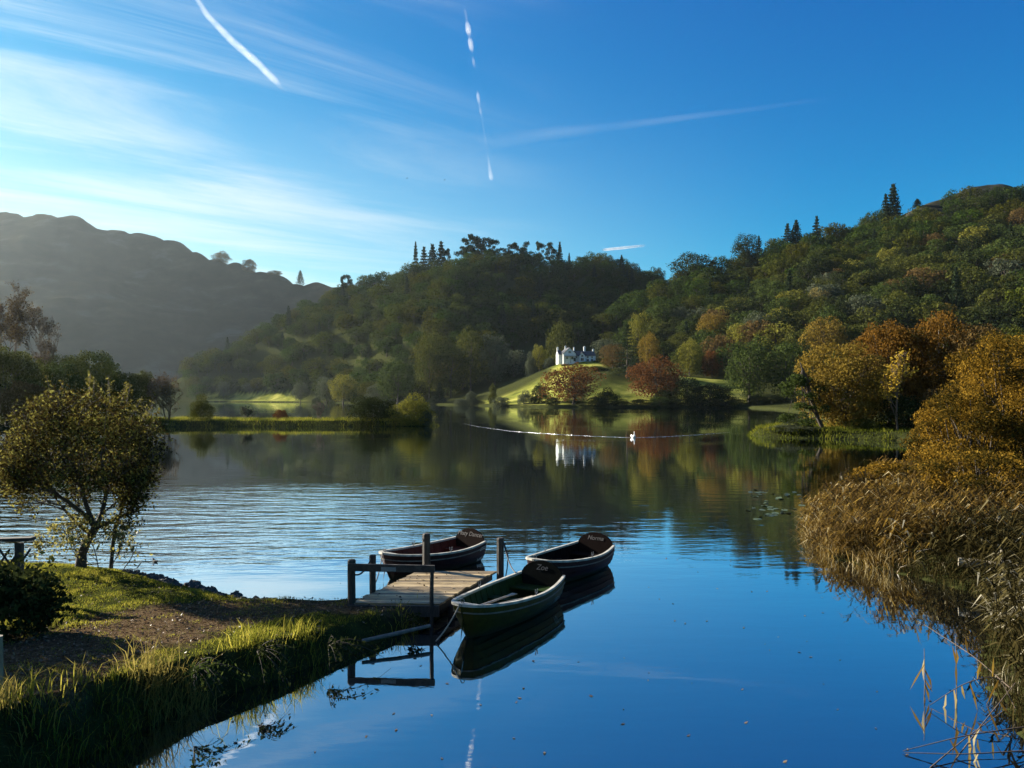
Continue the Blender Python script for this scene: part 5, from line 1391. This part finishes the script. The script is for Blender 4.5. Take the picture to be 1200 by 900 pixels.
# ------------------------------------------------------------------ birds
def ellipsoid(g, c, r, n=12, m=8, rot=None, tint=.5):
    th = np.linspace(0, 2 * np.pi, n, endpoint=False); ph = np.linspace(-np.pi / 2, np.pi / 2, m)
    v = np.array([[math.cos(p) * math.cos(t), math.cos(p) * math.sin(t), math.sin(p)] for p in ph for t in th]) * r
    if rot is not None: v = v @ np.array(rot).T
    i = np.arange(m - 1)[:, None] * n; j = np.arange(n)[None]; jn = (j + 1) % n
    g.add(v + c, q=np.stack([i + j, i + jn, i + n + jn, i + n + j], -1).reshape(-1, 4), tint=tint)
def skin_body(name, verts, edges, radii, mat, parent, lv=2):
    me = bpy.data.meshes.new(name); me.from_pydata(verts, edges, [])
    o = link(name, me, parent); md = o.modifiers.new('skin', 'SKIN'); me.materials.append(mat)
    for l, r in zip(me.skin_vertices[0].data, radii): l.radius = r if isinstance(r, tuple) else (r, r)
    me.skin_vertices[0].data[0].use_root = True
    s = o.modifiers.new('sub', 'SUBSURF'); s.levels = lv; s.render_levels = lv
    dg = bpy.context.evaluated_depsgraph_get(); dg.update()
    m2 = bpy.data.meshes.new_from_object(o.evaluated_get(dg)); o.modifiers.clear(); o.data = m2; bpy.data.meshes.remove(me)
    m2.shade_smooth(); m2.materials.clear(); m2.materials.append(mat); return o
M_SWAN = solid('white_feathers', (.82, .82, .80), (.74, .74, .72), 4, .8)
M_BILL = solid('orange_bill', (.5, .18, .03), None, 5)
s0 = W(742, 513)
sw = thing('swan', 'white swan swimming towards us in the middle of the lake', 'swan', (s0[0], s0[1], 0), math.radians(-80), None, (.8, .8, .8))
skin_body('body', [(0, 0, .10), (.28, 0, .12), (-.30, 0, .14), (-.52, 0, .22), (.40, 0, .26), (.42, 0, .46), (.36, 0, .64), (.40, 0, .76), (.48, 0, .77)],
          [(0, 1), (0, 2), (2, 3), (1, 4), (4, 5), (5, 6), (6, 7), (7, 8)], [(.22, .20), (.17, .16), (.18, .15), .04, .075, .05, .045, .055, .04], M_SWAN, sw)
g = G(); tube(g, [(.50, 0, .765), (.56, 0, .745), (.62, 0, .725)], [.03, .022, .008], 8); g.obj('bill', M_BILL, sw, True)
for s in (-1, 1):
    g = G(); ellipsoid(g, np.array([-.10, s * .17, .24]), np.array([.36, .07, .15])); g.obj('wing', M_SWAN, sw, True)
M_DUCK = solid('dark_brown_feathers', (.04, .03, .022), (.02, .016, .012), 20, .8)
d0 = W(182, 659)
dk = thing('duck', 'small dark duck on the ripples just right of the waterside bush', 'duck', (d0[0], d0[1], 0), 2.6, None, (.42, .42, .42))
skin_body('body', [(0, 0, .05), (.12, 0, .07), (-.14, 0, .08), (-.22, 0, .13), (.16, 0, .17), (.20, 0, .21)], [(0, 1), (0, 2), (2, 3), (1, 4), (4, 5)], [(.10, .08), (.08, .07), (.07, .05), .02, .04, .05], M_DUCK, dk)
g = G(); tube(g, [(.24, 0, .205), (.31, 0, .19)], [.02, .012], 6); g.obj('bill', M_BILL, dk, True)
for u, v, lb in ((477, 209, 'tiny distant bird in the open sky, left one of two'), (521, 211, 'tiny distant bird in the open sky, right one of two')):
    b = thing('flying_bird', lb, 'bird', tuple(P(u, v, 220)), .6, 'two birds high over the lake')
    skin_body('body', [(0, 0, 0), (.16, 0, .02), (-.2, 0, 0)], [(0, 1), (0, 2)], [.06, .045, .03], M_DUCK, b, 1)
    for s in (-1, 1):
        g = G(); g.add([(.08, 0, .02), (.12, s * .28, .14), (-.02, s * .55, .06), (-.10, s * .26, .12), (-.1, 0, .02)], q=[[0, 1, 3, 4]], t=[[1, 2, 3]]); g.obj('wing', M_DUCK, b)

# ------------------------------------------------------------------ vapour trails, high above the haze
def trail_mat(name, dens, nscale, lo, hi, power):
    nt = NT(name)
    lw = nt.n('ShaderNodeLayerWeight', i_Blend=.5)
    inv = nt.n('ShaderNodeMath', operation='SUBTRACT'); inv.inputs[0].default_value = 1; nt.l(lw.outputs['Facing'], inv.inputs[1])
    pw = nt.n('ShaderNodeMath', operation='POWER'); nt.l(inv.outputs[0], pw.inputs[0]); pw.inputs[1].default_value = power
    geo = nt.n('ShaderNodeNewGeometry'); nz = nt.n('ShaderNodeTexNoise', i_Scale=nscale, i_Detail=5.0, i_Roughness=.6); nt.l(geo.outputs['Position'], nz.inputs[0])
    c = ramp(nt, [(lo, (0, 0, 0)), (hi, (1, 1, 1))], nz.outputs[0])
    mu = nt.n('ShaderNodeMath', operation='MULTIPLY'); nt.l(pw.outputs[0], mu.inputs[0]); nt.l(c, mu.inputs[1])
    at_ = nt.n('ShaderNodeAttribute', attribute_name='tint')
    m2 = nt.n('ShaderNodeMath', operation='MULTIPLY'); nt.l(mu.outputs[0], m2.inputs[0]); nt.l(at_.outputs['Fac'], m2.inputs[1])
    m3 = nt.n('ShaderNodeMath', operation='MULTIPLY'); nt.l(m2.outputs[0], m3.inputs[0]); m3.inputs[1].default_value = dens
    tr = nt.n('ShaderNodeBsdfTransparent'); d = nt.n('ShaderNodeBsdfDiffuse'); d.inputs[0].default_value = (.85, .87, .9, 1)
    tl = nt.n('ShaderNodeBsdfTranslucent'); tl.inputs[0].default_value = (.85, .87, .9, 1)
    md = nt.n('ShaderNodeMixShader'); md.inputs[0].default_value = .5; nt.l(d.outputs[0], md.inputs[1]); nt.l(tl.outputs[0], md.inputs[2])
    mx = nt.n('ShaderNodeMixShader'); nt.l(m3.outputs[0], mx.inputs[0]); nt.l(tr.outputs[0], mx.inputs[1]); nt.l(md.outputs[0], mx.inputs[2])
    nt.l(mx.outputs[0], nt.out.inputs[0]); return nt.m
def contrail(label, px, wpx, mat, alt=3200.0, fade=(0, 0), puffs=None):
    pts = []; wid = []
    for (u, v), w in zip(px, wpx):
        d = (alt - 4) * F / (H0 - v); pts.append(P(u, v, d)); wid.append(w / F * d)
    pts = np.array(pts); k = np.arange(len(pts)); tt = np.linspace(0, len(pts) - 1, 40)
    ln = np.stack([np.interp(tt, k, pts[:, a]) for a in range(3)], 1); wd = np.interp(tt, k, wid)
    f = np.clip(np.linspace(0, 1, 39) / max(fade[0], 1e-3), 0, 1) * np.clip((1 - np.linspace(0, 1, 39)) / max(fade[1], 1e-3), 0, 1)
    if puffs:                                                        # broken trail: thick only where the air was damp
        vm = np.linspace(0, 1, 120); fv = np.interp(vm, *zip(*puffs))
        tt = vm * (len(pts) - 1); ln = np.stack([np.interp(tt, k, pts[:, a]) for a in range(3)], 1); wd = np.interp(tt, k, wid) * (.45 + .75 * fv); f = (fv[1:] + fv[:-1]) / 2
    g = G(); n = 16; tube(g, ln, wd / 2, n, cap=False)
    g.qt[0] = np.repeat(f, n)
    o = tag(g.obj('vapour_trail', mat, smooth_=True), label, 'contrail'); return o
contrail('broad white vapour trail slanting down from the top edge at the left', [(224, -12), (243, 18), (272, 48), (302, 74), (322, 94), (334, 108)], [6, 8, 10, 10, 9, 4], trail_mat('thick_vapour', .75, .0045, .22, .72, 1.5), fade=(.0, .3))
PU = [(12, .3), (24, .15), (29, .75), (36, 1), (42.5, .05), (48, .9), (55, .85), (61, .0), (66, .0), (71, .4), (75, .3), (79, 0), (105, 0), (111, .75), (118, .55), (123, .05), (129, .5), (135, .02), (142, .08), (160, .12), (180, .08), (193, .5), (203, 1), (210, 1), (212, 0)]
contrail('broken dotted vapour trail dropping down the middle of the sky', [(545, 12), (549, 36), (555, 72), (561, 118), (569, 165), (576, 211)], [4.5, 6, 5, 4.5, 4, 4.5], trail_mat('broken_vapour', .8, .004, .2, .5, 1.3),
         puffs=[((v - 12) / 199 if False else float(np.interp(v, [12, 36, 72, 118, 165, 211], np.linspace(0, 1, 6))), i) for v, i in PU])
contrail('faint long vapour trail running across the sky to the right', [(455, 186), (560, 168), (640, 157), (760, 143), (880, 128), (1010, 110)], [30, 22, 16, 10, 7, 5], trail_mat('faint_vapour', .06, .0012, .2, .7, 1.8), fade=(.3, .35))
contrail('short thin vapour trail just above the ridge between the hills', [(704, 293), (730, 290.5), (758, 287.5)], [3, 3.6, 3], trail_mat('thin_vapour', .8, .001, .2, .5, 1.0), fade=(.15, .2))

# ------------------------------------------------------------------ air, sky, sun
nt = NT('hazy_air'); vol = nt.n('ShaderNodeVolumePrincipled')
vol.inputs['Color'].default_value = (.76, .90, .97, 1); vol.inputs['Density'].default_value = HAZE_D = .000030
vol.inputs['Anisotropy'].default_value = .6
nt.l(vol.outputs[0], nt.out.inputs['Volume'])
g = G(); box(g, (0, 600, 212), (6000, 5400, 430)); hz_ = g.obj('haze', nt.m)
hz_.data.materials[0].volume_intersection_method = 'FAST' if hasattr(nt.m, 'volume_intersection_method') else hz_.data.materials[0].volume_intersection_method
tag(hz_, kind='stuff'); hz_['label'] = 'thin morning haze over the lake and hills'
w = bpy.data.worlds.new('World'); sc.world = w; w.use_nodes = True
t = w.node_tree; t.nodes.clear()
def wn(ty, **k):
    x = t.nodes.new(ty)
    for a, b in k.items(): setattr(x, a, b)
    return x
sky = wn('ShaderNodeTexSky', sky_type='NISHITA', sun_disc=False, sun_elevation=math.radians(SUN_EL), sun_rotation=math.radians(SUN_AZ), altitude=800, air_density=1.0, dust_density=.25, ozone_density=3.0)
tc = wn('ShaderNodeTexCoord'); sp = wn('ShaderNodeSeparateXYZ'); t.links.new(tc.outputs['Generated'], sp.inputs[0])
def wm(op, a, b=None, c=None):
    x = wn('ShaderNodeMath', operation=op)
    for i, k in enumerate((a, b, c)):
        if k is None: continue
        if isinstance(k, (int, float)): x.inputs[i].default_value = k
        else: t.links.new(k, x.inputs[i])
    return x.outputs[0]
# thin high cloud laid out on a flat layer overhead
zc = wm('MAXIMUM', wm('ADD', sp.outputs[2], .05), .05)
cxn = wm('DIVIDE', sp.outputs[0], zc); cyn = wm('DIVIDE', sp.outputs[1], zc)
cb = wn('ShaderNodeCombineXYZ'); t.links.new(cxn, cb.inputs[0]); t.links.new(cyn, cb.inputs[1])
m0 = wn('ShaderNodeMapping'); m0.inputs['Rotation'].default_value = (0, 0, math.radians(-33)); t.links.new(cb.outputs[0], m0.inputs[0])
mp = wn('ShaderNodeMapping'); mp.inputs['Scale'].default_value = (.5, 2.0, 1); mp.inputs['Location'].default_value = (.35, .55, 0)
t.links.new(m0.outputs[0], mp.inputs[0])
n1 = wn('ShaderNodeTexNoise'); n1.inputs['Scale'].default_value = .8; n1.inputs['Detail'].default_value = 8; n1.inputs['Roughness'].default_value = .6; n1.inputs['Distortion'].default_value = .6
t.links.new(mp.outputs[0], n1.inputs[0])
mr = wn('ShaderNodeMapRange', interpolation_type='SMOOTHSTEP'); t.links.new(n1.outputs[0], mr.inputs[0]); mr.inputs[1].default_value = .40; mr.inputs[2].default_value = .70
az = wn('ShaderNodeMapRange', interpolation_type='SMOOTHSTEP'); t.links.new(wm('DIVIDE', sp.outputs[0], wm('MAXIMUM', sp.outputs[1], .05)), az.inputs[0])
az.inputs[1].default_value = .12; az.inputs[2].default_value = -.45
cl = wm('MULTIPLY', wm('MULTIPLY', mr.outputs[0], az.outputs[0]), .75)
sr = wn('ShaderNodeSeparateColor'); t.links.new(sky.outputs[0], sr.inputs[0]); cr = wn('ShaderNodeCombineColor')
for i_, (p_, k_) in enumerate(((3.2, .86), (1.32, .86), (.70, .75))):     # clear, deep autumn blue
    t.links.new(wm('MULTIPLY', wm('POWER', wm('MULTIPLY', sr.outputs[i_], .1515), p_), k_ / .1515), cr.inputs[i_])
hs = cr
# a thin milky veil low on the sunny side
el_ = wn('ShaderNodeMapRange', interpolation_type='SMOOTHSTEP'); t.links.new(sp.outputs[2], el_.inputs[0]); el_.inputs[1].default_value = .40; el_.inputs[2].default_value = .10
a2 = wn('ShaderNodeMapRange', interpolation_type='SMOOTHSTEP'); t.links.new(wm('DIVIDE', sp.outputs[0], wm('MAXIMUM', sp.outputs[1], .05)), a2.inputs[0]); a2.inputs[1].default_value = .45; a2.inputs[2].default_value = -.75
veil = wm('MULTIPLY', wm('MULTIPLY', el_.outputs[0], a2.outputs[0]), .62)
cl = wm('MAXIMUM', cl, wm('ADD', veil, wm('MULTIPLY', cl, wm('SUBTRACT', 1.0, veil))))
mx = wn('ShaderNodeMix', data_type='RGBA'); t.links.new(cl, mx.inputs[0]); t.links.new(hs.outputs[0], mx.inputs[6]); mx.inputs[7].default_value = (4.9, 5.4, 5.5, 1)
bg = wn('ShaderNodeBackground'); t.links.new(mx.outputs[2], bg.inputs[0]); bg.inputs[1].default_value = .05
ow = wn('ShaderNodeOutputWorld'); t.links.new(bg.outputs[0], ow.inputs[0])
S_ = Vector((math.sin(math.radians(SUN_AZ)) * math.cos(math.radians(SUN_EL)), math.cos(math.radians(SUN_AZ)) * math.cos(math.radians(SUN_EL)), math.sin(math.radians(SUN_EL))))
ld = bpy.data.lights.new('sun', 'SUN'); ld.energy = 5.0; ld.angle = math.radians(.53); ld.color = (1, .92, .78)
lo_ = link('sun', ld); lo_.rotation_euler = S_.to_track_quat('Z', 'Y').to_euler(); lo_.location = tuple(S_ * 50)
cam = bpy.data.cameras.new('camera'); co = link('camera', cam); co.location = (0, 0, 4); co.rotation_euler = (math.pi / 2, 0, 0)
cam.sensor_width = 36; cam.lens = 27; cam.shift_y = (H0 - 450) / 1200; cam.clip_start = .1; cam.clip_end = 60000
sc.camera = co
sc.view_settings.view_transform = 'Standard'; sc.view_settings.look = 'None'; sc.view_settings.exposure = 1.9; sc.view_settings.gamma = 1
sc.render.engine = 'CYCLES'; cy_ = sc.cycles
cy_.use_denoising = True
cy_.max_bounces = 6; cy_.diffuse_bounces = 2; cy_.glossy_bounces = 3; cy_.transmission_bounces = 3; cy_.volume_bounces = 0; cy_.transparent_max_bounces = 8
cy_.sample_clamp_indirect = 4.0; cy_.caustics_reflective = False; cy_.caustics_refractive = False
